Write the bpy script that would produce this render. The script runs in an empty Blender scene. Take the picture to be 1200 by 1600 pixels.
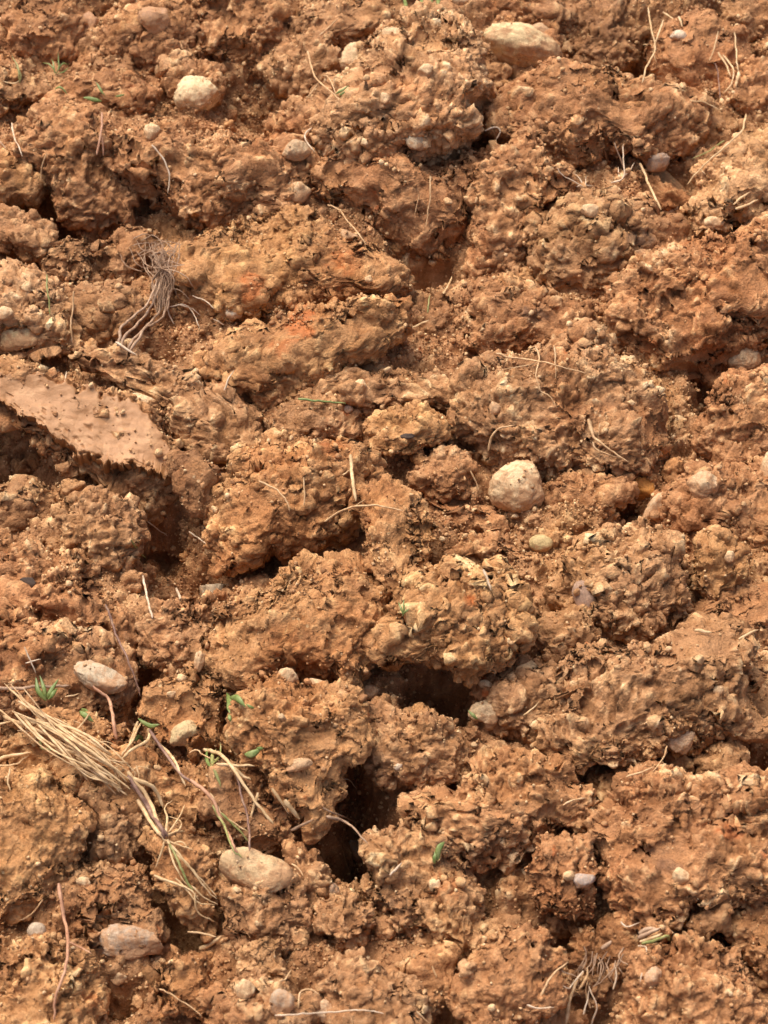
import bpy, math, time
import numpy as np
from mathutils import Vector
T0 = time.time()
rng = np.random.default_rng(7)

# ---------------------------------------------------------------- camera, sky, sun, exposure
scene = bpy.context.scene
COL = scene.collection
PITCH = math.radians(50); VFOV = math.radians(26); DIST = 1.95
CAM = np.array([0.0, -DIST * math.cos(PITCH), DIST * math.sin(PITCH)])
AX = np.array([1.0, 0, 0])
AU = np.array([0, math.sin(PITCH), math.cos(PITCH)])
AN = np.array([0, -math.cos(PITCH), math.sin(PITCH)])     # towards the camera
cam_d = bpy.data.cameras.new('camera'); cam = bpy.data.objects.new('camera', cam_d); COL.objects.link(cam)
cam.location = CAM; cam.rotation_euler = (math.pi / 2 - PITCH, 0, 0)
cam_d.sensor_fit = 'VERTICAL'; cam_d.angle = VFOV; cam_d.clip_start = 0.05; cam_d.clip_end = 500
cam_d.dof.use_dof = True; cam_d.dof.focus_distance = 1.90; cam_d.dof.aperture_fstop = 9.0
scene.camera = cam

SUN_EL, SUN_AZ = math.radians(63), math.radians(-38)      # azimuth from +Y towards +X
world = bpy.data.worlds.new('World'); scene.world = world; world.use_nodes = True
wn = world.node_tree.nodes; wl = world.node_tree.links
sky = wn.new('ShaderNodeTexSky'); sky.sky_type = 'NISHITA'; sky.sun_disc = False
sky.sun_elevation = SUN_EL; sky.sun_rotation = SUN_AZ; sky.dust_density = 8.0; sky.air_density = 1.0; sky.ozone_density = 0.0
wl.new(sky.outputs[0], wn['Background'].inputs[0]); wn['Background'].inputs[1].default_value = 0.15
sun_d = bpy.data.lights.new('sun', 'SUN'); sun_d.energy = 2.0; sun_d.angle = math.radians(35); sun_d.color = (1, 0.94, 0.84)
sun = bpy.data.objects.new('sun', sun_d); COL.objects.link(sun)
sd = Vector((math.sin(SUN_AZ) * math.cos(SUN_EL), math.cos(SUN_AZ) * math.cos(SUN_EL), math.sin(SUN_EL)))
sun.rotation_euler = sd.to_track_quat('Z', 'Y').to_euler()
scene.view_settings.view_transform = 'Standard'; scene.view_settings.look = 'None'
scene.view_settings.exposure = 0.25; scene.view_settings.gamma = 1.0; scene.view_settings.use_curve_mapping = False
scene.cycles.max_bounces = 6; scene.cycles.diffuse_bounces = 4; scene.cycles.caustics_reflective = False

# ---------------------------------------------------------------- picture <-> place
TV = math.tan(VFOV / 2)
def ray(px, py):
    px = np.asarray(px, float); py = np.asarray(py, float)
    a = (px - 600) / 800 * TV; b = (800 - py) / 800 * TV
    return a[..., None] * AX + b[..., None] * AU - AN
def unproject(px, py, z=0.0):
    d = ray(px, py); t = (z - CAM[2]) / d[..., 2]
    return CAM + d * t[..., None]
def m_per_px(p):
    return float(np.dot(CAM - p, AN)) * TV / 800

# ---------------------------------------------------------------- noise
R = 64
TAB = rng.random((R * R * R, 4)).astype(np.float32)
def hidx(ix, iy, iz):
    return ((ix & 63) * 4096 + (iy & 63) * 64 + (iz & 63))
def worley(P, s, off=0.0):
    """F1 (in cells) and the random number of the nearest cell"""
    Q = (P / s + off).astype(np.float32)
    B = np.floor(Q - 0.5).astype(np.int32)
    best = np.full(len(Q), 9.0, np.float32); bid = np.zeros(len(Q), np.float32)
    for dx in (0, 1):
        for dy in (0, 1):
            for dz in (0, 1):
                cx, cy, cz = B[:, 0] + dx, B[:, 1] + dy, B[:, 2] + dz
                t = TAB[hidx(cx, cy, cz)]
                d = (cx + 0.12 + 0.76 * t[:, 0] - Q[:, 0]) ** 2 + (cy + 0.12 + 0.76 * t[:, 1] - Q[:, 1]) ** 2 + (cz + 0.12 + 0.76 * t[:, 2] - Q[:, 2]) ** 2
                m = d < best
                best = np.where(m, d, best); bid = np.where(m, t[:, 3], bid)
    return np.sqrt(best), bid
def vnoise(P, s, off=0.0, ch=3):
    Q = (P / s + off).astype(np.float32); B = np.floor(Q).astype(np.int32); f = Q - B; f = f * f * (3 - 2 * f)
    out = np.zeros(len(Q), np.float32)
    for dx in (0, 1):
        wx = f[:, 0] if dx else 1 - f[:, 0]
        for dy in (0, 1):
            wy = f[:, 1] if dy else 1 - f[:, 1]
            for dz in (0, 1):
                wz = f[:, 2] if dz else 1 - f[:, 2]
                out += wx * wy * wz * TAB[hidx(B[:, 0] + dx, B[:, 1] + dy, B[:, 2] + dz), ch]
    return out * 2 - 1
def sstep(x, a, b):
    t = np.clip((x - a) / (b - a), 0, 1); return t * t * (3 - 2 * t)

def soil_relief(W, rough=1.0, off=0.0):
    """height (m) of crumbly clay at world points W and the tone (-1..1) of each crumb"""
    wx = np.stack([vnoise(W, .012, off + 3.1, c) for c in (0, 1, 2)], 1) * .0045
    w2 = np.stack([vnoise(W, .0042, off + 8.3, c) for c in (0, 1, 2)], 1) * .0014
    P = W + wx + w2
    mask = sstep(vnoise(W, .055, off + 1.7) + .5 * vnoise(W, .02, off + 5.9) , -.85, -.25)      # smeared patches
    mask = np.clip(mask * rough, 0, 1.25)
    h = np.zeros(len(W), np.float32); tone = np.zeros(len(W), np.float32)
    for s, a, o in ((.024, .0045, 0.3), (.0110, .0042, 11.2), (.0064, .0044, 27.7), (.0038, .0026, 33.1)):
        f, i = worley(P, s, off + o)
        dome = np.clip(1 - (f / .92) ** 1.7, 0, 1)
        mm = mask if s < .02 else .5 + .5 * mask
        h += a * (dome * (.35 + .65 * i) + .36 * (i - .5)) * mm
        tone += (i - .5) * (.5 if s > .02 else .8) * mm
    h += vnoise(W, .0030, off + 2.2) * .00055 * (.5 + .5 * mask)
    h += vnoise(W, .09, off + 4.4) * .006 + vnoise(W, .038, off + 6.4) * .0035
    return h - .006, tone, mask

# ---------------------------------------------------------------- mesh helpers
def np_mesh(name, V, F, smooth=True, attrs=None, mat=None):
    """F: (n,k) array of equal-sided faces"""
    me = bpy.data.meshes.new(name); V = np.ascontiguousarray(V, np.float32); F = np.ascontiguousarray(F, np.int32)
    k = F.shape[1]; n = len(F)
    me.vertices.add(len(V)); me.vertices.foreach_set('co', V.ravel())
    me.loops.add(n * k); me.loops.foreach_set('vertex_index', F.ravel())
    me.polygons.add(n); me.polygons.foreach_set('loop_start', np.arange(0, n * k, k, dtype=np.int32))
    if smooth: me.polygons.foreach_set('use_smooth', np.ones(n, bool))
    me.update(calc_edges=True)
    for a, v in (attrs or {}).items():
        at = me.attributes.new(a, 'FLOAT', 'POINT'); at.data.foreach_set('value', np.ascontiguousarray(v, np.float32))
    if mat: me.materials.append(mat)
    return me
def link(name, me, loc=(0, 0, 0), parent=None):
    o = bpy.data.objects.new(name, me); COL.objects.link(o); o.location = [float(c) for c in loc]
    if parent is not None: o.parent = parent
    return o
def tag(o, label, cat, group=None):
    o['label'] = label; o['category'] = cat
    if group: o['group'] = group
    return o
def grid_faces(n, m):
    i = np.arange(n * m).reshape(n, m)
    return np.stack([i[:-1, :-1].ravel(), i[1:, :-1].ravel(), i[1:, 1:].ravel(), i[:-1, 1:].ravel()], 1)
def grid_normals(G):
    du = np.gradient(G, axis=0); dv = np.gradient(G, axis=1)
    n = np.cross(du, dv); l = np.linalg.norm(n, axis=2, keepdims=True); return n / np.maximum(l, 1e-12)

# ---------------------------------------------------------------- materials
def new_mat(name):
    m = bpy.data.materials.new(name); m.use_nodes = True; nt = m.node_tree
    return m, nt, nt.nodes, nt.links, nt.nodes['Principled BSDF']
def ramp(N, stops):
    r = N.new('ShaderNodeValToRGB'); e = r.color_ramp.elements
    while len(e) > 1: e.remove(e[-1])
    e[0].position, e[0].color = stops[0][0], (*stops[0][1], 1)
    for p, c in stops[1:]:
        x = e.new(p); x.color = (*c, 1)
    return r
def mixc(N, L, fac, a, b, mode='MIX'):
    m = N.new('ShaderNodeMix'); m.data_type = 'RGBA'; m.blend_type = mode
    for s, v in ((m.inputs[0], fac), (m.inputs[6], a), (m.inputs[7], b)):
        if hasattr(v, 'links'): L.new(v, s)
        else: s.default_value = v if not isinstance(v, tuple) else (*v, 1)
    return m.outputs[2]
def noise(N, L, co, scale, detail=3, rough=.6, dist=0.0):
    n = N.new('ShaderNodeTexNoise'); n.inputs['Scale'].default_value = scale; n.inputs['Detail'].default_value = detail
    n.inputs['Roughness'].default_value = rough; n.inputs['Distortion'].default_value = dist; L.new(co, n.inputs['Vector']); return n.outputs['Fac']
def maprange(N, L, v, a, b, c=0, d=1):
    m = N.new('ShaderNodeMapRange'); L.new(v, m.inputs[0])
    for i, x in enumerate((a, b, c, d)): m.inputs[i + 1].default_value = x
    return m.outputs[0]

def soil_material():
    m, nt, N, L, P = new_mat('clay_soil')
    geo = N.new('ShaderNodeNewGeometry'); co = geo.outputs['Position']
    at = N.new('ShaderNodeAttribute'); at.attribute_name = 'tone'
    tone = maprange(N, L, at.outputs['Fac'], -1, 1)
    base = ramp(N, [(0, (.250, .116, .046)), (.30, (.335, .166, .070)), (.5, (.412, .210, .094)), (.70, (.505, .275, .130)), (.88, (.66, .405, .200)), (1, (.78, .55, .31))])
    L.new(tone, base.inputs[0])
    n1 = noise(N, L, co, 9, 3)
    hue = ramp(N, [(.30, (1.02, .86, .72)), (.5, (1, 1, 1)), (.70, (1.04, 1.03, .95))]); L.new(n1, hue.inputs[0])
    c = mixc(N, L, 1.0, base.outputs[0], hue.outputs[0], 'MULTIPLY')
    n2 = noise(N, L, co, 70, 4, .7)
    v2 = ramp(N, [(.3, (.72, .66, .62)), (.5, (1, 1, 1)), (.7, (1.24, 1.29, 1.36))]); L.new(n2, v2.inputs[0])
    c = mixc(N, L, .8, c, v2.outputs[0], 'MULTIPLY')
    n3 = noise(N, L, co, 420, 3, .7)
    v3 = ramp(N, [(.3, (.80, .78, .76)), (.5, (1, 1, 1)), (.72, (1.25, 1.27, 1.3))]); L.new(n3, v3.inputs[0])
    c = mixc(N, L, .8, c, v3.outputs[0], 'MULTIPLY')
    # damp brown patches and pale dried crust
    dp = ramp(N, [(.34, (.70, .64, .58)), (.48, (1, 1, 1)), (.60, (1, 1, 1)), (.72, (1.16, 1.20, 1.22))]); L.new(noise(N, L, co, 17, 4, .65, .5), dp.inputs[0])
    c = mixc(N, L, .85, c, dp.outputs[0], 'MULTIPLY')
    # iron stains and grit
    rs = noise(N, L, co, 26, 4, .65); c = mixc(N, L, maprange(N, L, rs, .69, .76, 0, .75), c, (.50, .115, .022))
    sa = N.new('ShaderNodeAttribute'); sa.attribute_name = 'stain'
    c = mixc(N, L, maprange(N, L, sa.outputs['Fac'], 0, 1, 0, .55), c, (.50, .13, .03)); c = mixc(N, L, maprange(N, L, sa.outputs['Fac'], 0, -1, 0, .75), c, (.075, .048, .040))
    gs = noise(N, L, co, 31, 3, .6, .4); gs2 = N.new('ShaderNodeVectorMath'); 
    N.remove(gs2)
    c = mixc(N, L, maprange(N, L, gs, .30, .24, 0, .30), c, (.20, .135, .085))
    vo = N.new('ShaderNodeTexVoronoi'); vo.inputs['Scale'].default_value = 260; L.new(co, vo.inputs['Vector'])
    sep = N.new('ShaderNodeSeparateColor'); L.new(vo.outputs['Color'], sep.inputs[0])
    gate = N.new('ShaderNodeMath'); gate.operation = 'MULTIPLY'
    L.new(maprange(N, L, sep.outputs[0], .93, .95), gate.inputs[0]); L.new(maprange(N, L, vo.outputs['Distance'], .42, .30), gate.inputs[1])
    gm = N.new('ShaderNodeMath'); gm.operation = 'MULTIPLY'; L.new(gate.outputs[0], gm.inputs[0]); L.new(maprange(N, L, noise(N, L, co, 45, 2), .56, .66, 0, .8), gm.inputs[1])
    c = mixc(N, L, gm.outputs[0], c, (.66, .47, .27))
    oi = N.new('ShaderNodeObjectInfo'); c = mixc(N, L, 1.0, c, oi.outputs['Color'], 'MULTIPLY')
    L.new(c, P.inputs['Base Color'])
    rg = noise(N, L, co, 60, 3, .6)
    L.new(maprange(N, L, rg, .35, .65, .58, .95), P.inputs['Roughness'])
    P.inputs['Specular IOR Level'].default_value = .32
    b = N.new('ShaderNodeBump'); b.inputs['Strength'].default_value = .7; b.inputs['Distance'].default_value = .0018
    nb = noise(N, L, co, 560, 4, .75); L.new(nb, b.inputs['Height'])
    wv = N.new('ShaderNodeVectorMath'); wv.operation = 'MULTIPLY_ADD'; nz = N.new('ShaderNodeTexNoise'); nz.inputs['Scale'].default_value = 240; L.new(co, nz.inputs['Vector'])
    L.new(nz.outputs['Color'], wv.inputs[0]); wv.inputs[1].default_value = (.004, .004, .004); L.new(co, wv.inputs[2])
    v1 = N.new('ShaderNodeTexVoronoi'); v1.inputs['Scale'].default_value = 330; L.new(wv.outputs[0], v1.inputs['Vector'])
    b2 = N.new('ShaderNodeBump'); b2.inputs['Strength'].default_value = .6; b2.inputs['Distance'].default_value = .0016; b2.invert = True
    L.new(v1.outputs['Distance'], b2.inputs['Height']); L.new(b.outputs[0], b2.inputs['Normal']); L.new(b2.outputs[0], P.inputs['Normal'])
    return m
SOIL = soil_material()

def smear_material():
    """the face polished by the spade: pinkish tan clay with torn pits"""
    m, nt, N, L, P = new_mat('smeared_clay')
    geo = N.new('ShaderNodeNewGeometry'); co = geo.outputs['Position']
    n = noise(N, L, co, 60, 4, .6); r = ramp(N, [(.3, (.36, .180, .074)), (.5, (.45, .232, .104)), (.68, (.54, .30, .145))]); L.new(n, r.inputs[0])
    a = N.new('ShaderNodeAttribute'); a.attribute_name = 'pit'
    c = mixc(N, L, a.outputs['Fac'], r.outputs[0], (.32, .145, .05)); L.new(c, P.inputs['Base Color']); P.inputs['Roughness'].default_value = .55
    b = N.new('ShaderNodeBump'); b.inputs['Strength'].default_value = .7; b.inputs['Distance'].default_value = .0014
    L.new(noise(N, L, co, 260, 5, .7), b.inputs['Height']); L.new(b.outputs[0], P.inputs['Normal'])
    return m
SMEAR = smear_material()

def stone_material():
    m, nt, N, L, P = new_mat('field_stone')
    tc = N.new('ShaderNodeTexCoord'); co = tc.outputs['Object']; oi = N.new('ShaderNodeObjectInfo')
    n = noise(N, L, co, 90, 5, .65); r = ramp(N, [(.28, (.62, .57, .50)), (.5, (1, 1, 1)), (.72, (1.18, 1.18, 1.16))]); L.new(n, r.inputs[0])
    c = mixc(N, L, 1.0, oi.outputs['Color'], r.outputs[0], 'MULTIPLY')
    d = noise(N, L, co, 60, 5, .75, .3)
    at = N.new('ShaderNodeAttribute'); at.attribute_name = 'dust'
    ad = N.new('ShaderNodeMath'); ad.operation = 'ADD'; L.new(d, ad.inputs[0]); L.new(at.outputs['Fac'], ad.inputs[1])
    c = mixc(N, L, maprange(N, L, ad.outputs[0], .50, .62, 0, .85), c, (.50, .26, .12))
    n3 = noise(N, L, co, 700, 2); r3 = ramp(N, [(.3, (.85, .85, .85)), (.7, (1.12, 1.12, 1.12))]); L.new(n3, r3.inputs[0])
    c = mixc(N, L, 1.0, c, r3.outputs[0], 'MULTIPLY')
    L.new(c, P.inputs['Base Color']); P.inputs['Roughness'].default_value = .68
    b = N.new('ShaderNodeBump'); b.inputs['Strength'].default_value = .8; b.inputs['Distance'].default_value = .0018
    L.new(noise(N, L, co, 260, 5, .75), b.inputs['Height']); L.new(b.outputs[0], P.inputs['Normal'])
    return m
STONE = stone_material()

def plant_material(name, stops, rough=.6, sss=0):
    m, nt, N, L, P = new_mat(name)
    geo = N.new('ShaderNodeNewGeometry'); n = noise(N, L, geo.outputs['Position'], 130, 4, .7)
    r = ramp(N, stops); L.new(n, r.inputs[0]); L.new(r.outputs[0], P.inputs['Base Color']); P.inputs['Roughness'].default_value = rough
    if sss: P.inputs['Transmission Weight'].default_value = 0
    return m
STRAW = plant_material('dry_straw', [(.3, (.40, .24, .11)), (.5, (.66, .45, .23)), (.7, (.80, .60, .36))])
STRAWD = plant_material('weathered_straw', [(.3, (.30, .17, .08)), (.5, (.50, .32, .16)), (.7, (.66, .46, .26))])
ROOT = plant_material('pale_root', [(.3, (.38, .21, .10)), (.5, (.60, .38, .19)), (.7, (.74, .52, .30))])
WHITER = plant_material('white_rootlet', [(.3, (.48, .33, .20)), (.5, (.68, .52, .36)), (.7, (.80, .68, .52))])
GREYR = plant_material('grey_root', [(.3, (.22, .125, .075)), (.5, (.37, .235, .145)), (.7, (.54, .37, .24))])
PURPLE = plant_material('purple_stem', [(.3, (.12, .06, .045)), (.5, (.26, .145, .105)), (.7, (.46, .30, .19))])
PINKR = plant_material('pinkish_root', [(.3, (.34, .15, .085)), (.5, (.50, .26, .15)), (.7, (.60, .36, .22))])
GREEN = plant_material('green_grass', [(.3, (.09, .14, .03)), (.5, (.17, .23, .06)), (.7, (.33, .36, .14))], .45)
OLIVE = plant_material('yellowing_grass', [(.3, (.17, .19, .05)), (.5, (.30, .30, .10)), (.7, (.48, .42, .18))], .5)
DARKO = plant_material('rotten_leaf', [(.3, (.03, .018, .012)), (.6, (.07, .042, .028))], .8)

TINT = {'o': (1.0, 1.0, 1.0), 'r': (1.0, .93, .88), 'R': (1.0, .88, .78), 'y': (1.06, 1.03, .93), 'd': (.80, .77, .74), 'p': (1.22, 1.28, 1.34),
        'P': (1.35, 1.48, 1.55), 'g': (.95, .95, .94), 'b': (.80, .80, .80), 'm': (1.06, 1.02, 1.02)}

STAINS = [(470, 505, 26, 30, 1), (392, 452, 20, 26, 1), (440, 545, 18, 14, .8), (700, 1385, 30, 22, .5), (735, 938, 12, 12, 1), (1015, 545, 20, 16, .6), (1140, 1300, 22, 14, .8), (540, 410, 26, 20, .6), (150, 1565, 30, 18, .6),
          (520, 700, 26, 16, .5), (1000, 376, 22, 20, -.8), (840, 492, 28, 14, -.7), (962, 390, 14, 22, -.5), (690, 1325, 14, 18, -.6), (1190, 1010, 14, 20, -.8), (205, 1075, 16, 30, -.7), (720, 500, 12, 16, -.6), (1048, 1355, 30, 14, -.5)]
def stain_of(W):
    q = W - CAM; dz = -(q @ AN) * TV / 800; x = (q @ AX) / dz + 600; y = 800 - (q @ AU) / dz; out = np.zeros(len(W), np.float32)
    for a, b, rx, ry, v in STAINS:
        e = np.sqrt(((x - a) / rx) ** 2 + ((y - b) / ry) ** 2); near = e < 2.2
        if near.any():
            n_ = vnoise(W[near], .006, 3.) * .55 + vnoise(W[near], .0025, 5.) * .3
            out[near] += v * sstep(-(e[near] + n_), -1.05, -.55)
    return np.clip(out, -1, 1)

# ---------------------------------------------------------------- hollows and the ground
# (x, y) in the photograph, half sizes, depth in m
HOLES = [(690, 1074, 46, 32, .12), (552, 1225, 24, 70, .12), (505, 1292, 82, 46, .12), (75, 320, 34, 50, .09), (48, 405, 28, 45, .08),
         (242, 800, 52, 28, .08), (290, 865, 75, 40, .06), (650, 402, 55, 22, .07), (490, 605, 32, 14, .06), (692, 640, 30, 18, .06),
         (1112, 590, 22, 45, .06), (1172, 1190, 50, 40, .12), (1060, 1200, 35, 22, .06), (960, 60, 70, 40, .07), (30, 700, 70, 60, .05),
         (215, 1070, 22, 50, .06), (268, 1420, 40, 45, .06), (340, 760, 20, 35, .06), (15, 1225, 22, 22, .05), (672, 872, 30, 26, .05),
         (622, 950, 20, 28, .07), (195, 352, 42, 14, .06), (760, 178, 15, 40, .04), (1070, 290, 40, 30, .05), (420, 685, 30, 12, .05),
         (1010, 400, 30, 22, .04), (890, 1450, 50, 26, .04), (8, 860, 20, 22, .06), (935, 1560, 30, 30, .05), (330, 1360, 22, 30, .04),
         (410, 140, 60, 35, .05), (770, 800, 20, 30, .03), (985, 770, 20, 30, .03), (565, 745, 30, 12, .04), (700, 1590, 40, 20, .05),
         (1180, 1420, 30, 30, .05), (245, 535, 25, 18, .03), (850, 405, 22, 20, .03), (425, 840, 30, 30, .03), (180, 1550, 40, 22, .05),
         (240, 1340, 25, 25, .03), (60, 300, 30, 30, .06), (250, 150, 30, 20, .02), (580, 1400, 30, 30, .03), (1150, 130, 25, 30, .04)]
def ground_height(X, Y):
    W = np.stack([X, Y, np.zeros_like(X)], 1)
    inside = sstep(np.maximum(np.abs(X) / .42, np.abs(Y - .02) / .68), .92, 1.15)
    z = -.022 + .012 * vnoise(W, .11, 3.3) + .006 * vnoise(W, .05, 7.7)
    f, i = worley(W + np.stack([vnoise(W, .1, .3, c) for c in (0, 1, 2)], 1) * .04, .14, 9.0)
    z += inside * (np.sqrt(np.clip(1 - (f / .8) ** 2, 0, 1)) * (.04 + .05 * i) - .005)
    f, i = worley(W + np.stack([vnoise(W, .04, 1.3, c) for c in (0, 1, 2)], 1) * .015, .045, 19.0)
    z += (.75 + .25 * inside) * np.sqrt(np.clip(1 - (f / .85) ** 2, 0, 1)) * .02 * (.4 + i)
    f, i = worley(W + np.stack([vnoise(W, .02, 4.3, c) for c in (0, 1, 2)], 1) * .008, .021, 29.0)
    z += np.sqrt(np.clip(1 - (f / .85) ** 2, 0, 1)) * .009 * (.3 + i)
    for (px, py, a, b, d) in HOLES:
        p = unproject(px, py, 0.0); q = unproject(px, py - 10, 0.0); k = m_per_px(p); ky = abs(q[1] - p[1]) / 10
        e = ((X - p[0]) / (a * k * 1.1)) ** 2 + ((Y - p[1]) / (b * ky * 1.15)) ** 2
        z -= d * np.exp(-e ** 1.3)
    far = sstep(np.sqrt(X ** 2 + Y ** 2), 3.0, 12.0)
    return z * (1 - far) + far * (.05 * vnoise(W, 1.3, 2.0))
def axis_coords(lo, hi, step, far):
    c = list(np.arange(lo, hi, step)); g = step; x = c[-1]
    while x < far: g *= 1.05 if g < .010 else 1.35; x += g; c.append(x)
    g = step; x = c[0]; pre = []
    while x > -far: g *= 1.05 if g < .010 else 1.35; x -= g; pre.append(x)
    return np.array(pre[::-1] + c)
gx = axis_coords(-.43, .43, .0029, 60); gy = axis_coords(-.50, .74, .0029, 60)
GX, GY = np.meshgrid(gx, gy, indexing='ij'); sh = GX.shape
GZ = ground_height(GX.ravel(), GY.ravel()).reshape(sh)
G = np.stack([GX, GY, GZ], 2); gn = grid_normals(G)
near = ((np.abs(GX) < 1.2) & (np.abs(GY) < 1.4)).ravel()
h = np.zeros(near.size, np.float32); tone = np.zeros_like(h); msk = np.ones_like(h)
h[near], tone[near], msk[near] = soil_relief(G.reshape(-1, 3)[near], 1.0, 0.0)
sp = np.maximum(np.gradient(gx)[:, None], np.gradient(gy)[None, :]).ravel(); h = h * np.clip(.006 / sp, 0, 1) ** 2      # fine relief only where the sheet is fine
V = G.reshape(-1, 3) + gn.reshape(-1, 3) * h[:, None]
ground = link('ground', np_mesh('ground', V, grid_faces(*sh), attrs={'tone': tone}, mat=SOIL)); ground['kind'] = 'structure'; ground.color = (.96, .95, .94, 1)
gsel = np.where(((np.abs(GX) < .5) & (GY > -.52) & (GY < .8)).ravel())[0]
SURF = [(V[gsel], gn.reshape(-1, 3)[gsel], .0030 ** 2 / np.clip(gn.reshape(-1, 3)[gsel][:, 2], .12, 1))]

# ---------------------------------------------------------------- clods
def poly_radius(poly, c, n=256, soft=3):
    th = np.linspace(0, 2 * np.pi, n, endpoint=False); r = np.zeros(n)
    P = np.array(poly, float) - c; P[:, 1] *= -1; Q = np.roll(P, -1, 0)
    for k, t in enumerate(th):
        d = np.array([math.cos(t), math.sin(t)]); e = Q - P
        den = d[0] * e[:, 1] - d[1] * e[:, 0]; den = np.where(abs(den) < 1e-9, 1e-9, den)
        s = (P[:, 0] * e[:, 1] - P[:, 1] * e[:, 0]) / den; u = (P[:, 0] * d[1] - P[:, 1] * d[0]) / den
        ok = (s > 0) & (u >= -1e-6) & (u <= 1 + 1e-6); r[k] = s[ok].max() if ok.any() else 0
    m = r > 0; r = np.interp(th, th[m], r[m], period=2 * np.pi) if not m.all() else r
    for _ in range(soft): r = (np.roll(r, 1) + 2 * r + np.roll(r, -1)) / 4
    return r
def centroid(poly):
    P = np.array(poly, float); Q = np.roll(P, -1, 0); cr = P[:, 0] * Q[:, 1] - Q[:, 0] * P[:, 1]
    return ((P + Q) * cr[:, None]).sum(0) / (3 * cr.sum())
def disc_grid(n):
    a = np.linspace(-1, 1, n); x, y = np.meshgrid(a, a, indexing='ij')
    rho = np.maximum(abs(x), abs(y)); th = np.arctan2(y, x)
    # elliptical square-to-disc angles keep the cells even
    X = x * np.sqrt(1 - y * y / 2); Y = y * np.sqrt(1 - x * x / 2)
    return rho, np.arctan2(Y, X)
def make_clod(poly, lift=0.0, depth=.8, flat=.45, rough=1.0, scale=1.06, dens=.82, off=None):
    c = centroid(poly); C = unproject(c[0], c[1], lift); k = m_per_px(C)
    r = poly_radius(poly, c) * k * scale; rm = r.mean(); D = rm * depth
    rp = rm / k
    n = int(np.clip(rp * 2 / 1.75 * dens, 14, 150))
    rho, th = disc_grid(n); th = np.mod(th, 2 * np.pi)
    t = np.where(rho < .89, rho / .89 * (np.pi / 2), np.pi / 2 + (rho - .89) / .11 * (np.pi / 2))
    rr = np.interp(th, np.linspace(0, 2 * np.pi, 257), np.append(r, r[0]))
    t = np.clip(t, 0, np.pi - 1e-6); fx = np.sin(t) ** .82; fn = np.sign(np.cos(t)) * np.abs(np.cos(t)) ** .85
    flat = flat * .62; depth = depth * 1.12
    o = off if off is not None else float(rng.random() * 40)
    cs = np.stack([np.cos(th), np.sin(th), 0 * th], 2).reshape(-1, 3)
    rr = rr * (1 + .10 * vnoise(cs, .55, o) + .08 * vnoise(cs, .22, o + 9)).reshape(rr.shape)
    AV = AU - flat * AN
    UD = np.stack([fx * np.cos(th), fx * np.sin(th), fn], 2); cutr = np.ones(t.shape)
    for _ in range(9):                                     # broken faces: flat cuts off the lump
        v = rng.normal(size=3); v[2] = abs(v[2]) * .9 + .35; v /= np.linalg.norm(v); dt = UD @ v
        cutr = np.minimum(cutr, np.where(dt > .1, rng.uniform(.82, .99) / np.maximum(dt, .1), 9))
    fx = fx * (.35 + .65 * cutr) ** .8; fn = fn * (.1 + .9 * cutr)
    G = (fx * rr * np.cos(th))[..., None] * AX + (fx * rr * np.sin(th))[..., None] * AV + (fn * D)[..., None] * AN
    W = (C + G).reshape(-1, 3)
    # coarse lumps and facets
    def nz(s, i): return np.stack([vnoise(W, s, o + i, ch) for ch in (0, 1, 2)], 1)
    B = W + nz(rm * .9, 1.0) * rm * .11 + nz(rm * .42, 2.0) * rm * .08
    f, i = worley(B + nz(.02, 3) * .006, max(rm * .62, .02), o + 5)
    g = (B - C).reshape(n, n, 3); nn = grid_normals(g)
    if (nn[n // 2, n // 2] @ AN) < 0: nn = -nn
    nf = nn.reshape(-1, 3)
    f2, i2 = worley(B + nz(.012, 7) * .004, max(rm * .33, .014), o + 15)
    B = B + nf * ((i - .5) * rm * .18 * np.sqrt(np.clip(1 - f * f, 0, 1)) + (i2 - .5) * rm * .11 * np.sqrt(np.clip(1 - f2 * f2, 0, 1)))[:, None]
    nn = grid_normals(B.reshape(n, n, 3)); 
    if (nn[n // 2, n // 2] @ AN) < 0: nn = -nn
    nf = nn.reshape(-1, 3)
    edge = (rho.ravel() < .995)
    h, tone, mask = soil_relief(B, rough, o)
    V = B + nf * (h * edge)[:, None]
    F = grid_faces(n, n)
    return C, V, F, nf, tone, t.ravel(), k, mask

NCL = 0
def clod(poly, lift, depth, flat, tint, rough, label, name='soil_clod', cat='clod', dens=1.0):
    C, V, F, nf, tone, t, k, mask = make_clod(poly, lift, depth, flat, rough, dens=dens)
    me = np_mesh(name, V - C, F, attrs={'tone': tone, 'stain': stain_of(V)}, mat=SOIL)
    o = link(name, me, C); tag(o, label, cat, 'earth clods of the ploughed soil'); o.color = (*TINT[tint], 1)
    fr = t < 1.75
    SURF.append((V[fr], nf[fr], np.full(fr.sum(), (k * 1.9) ** 2)))
    return o

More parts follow.
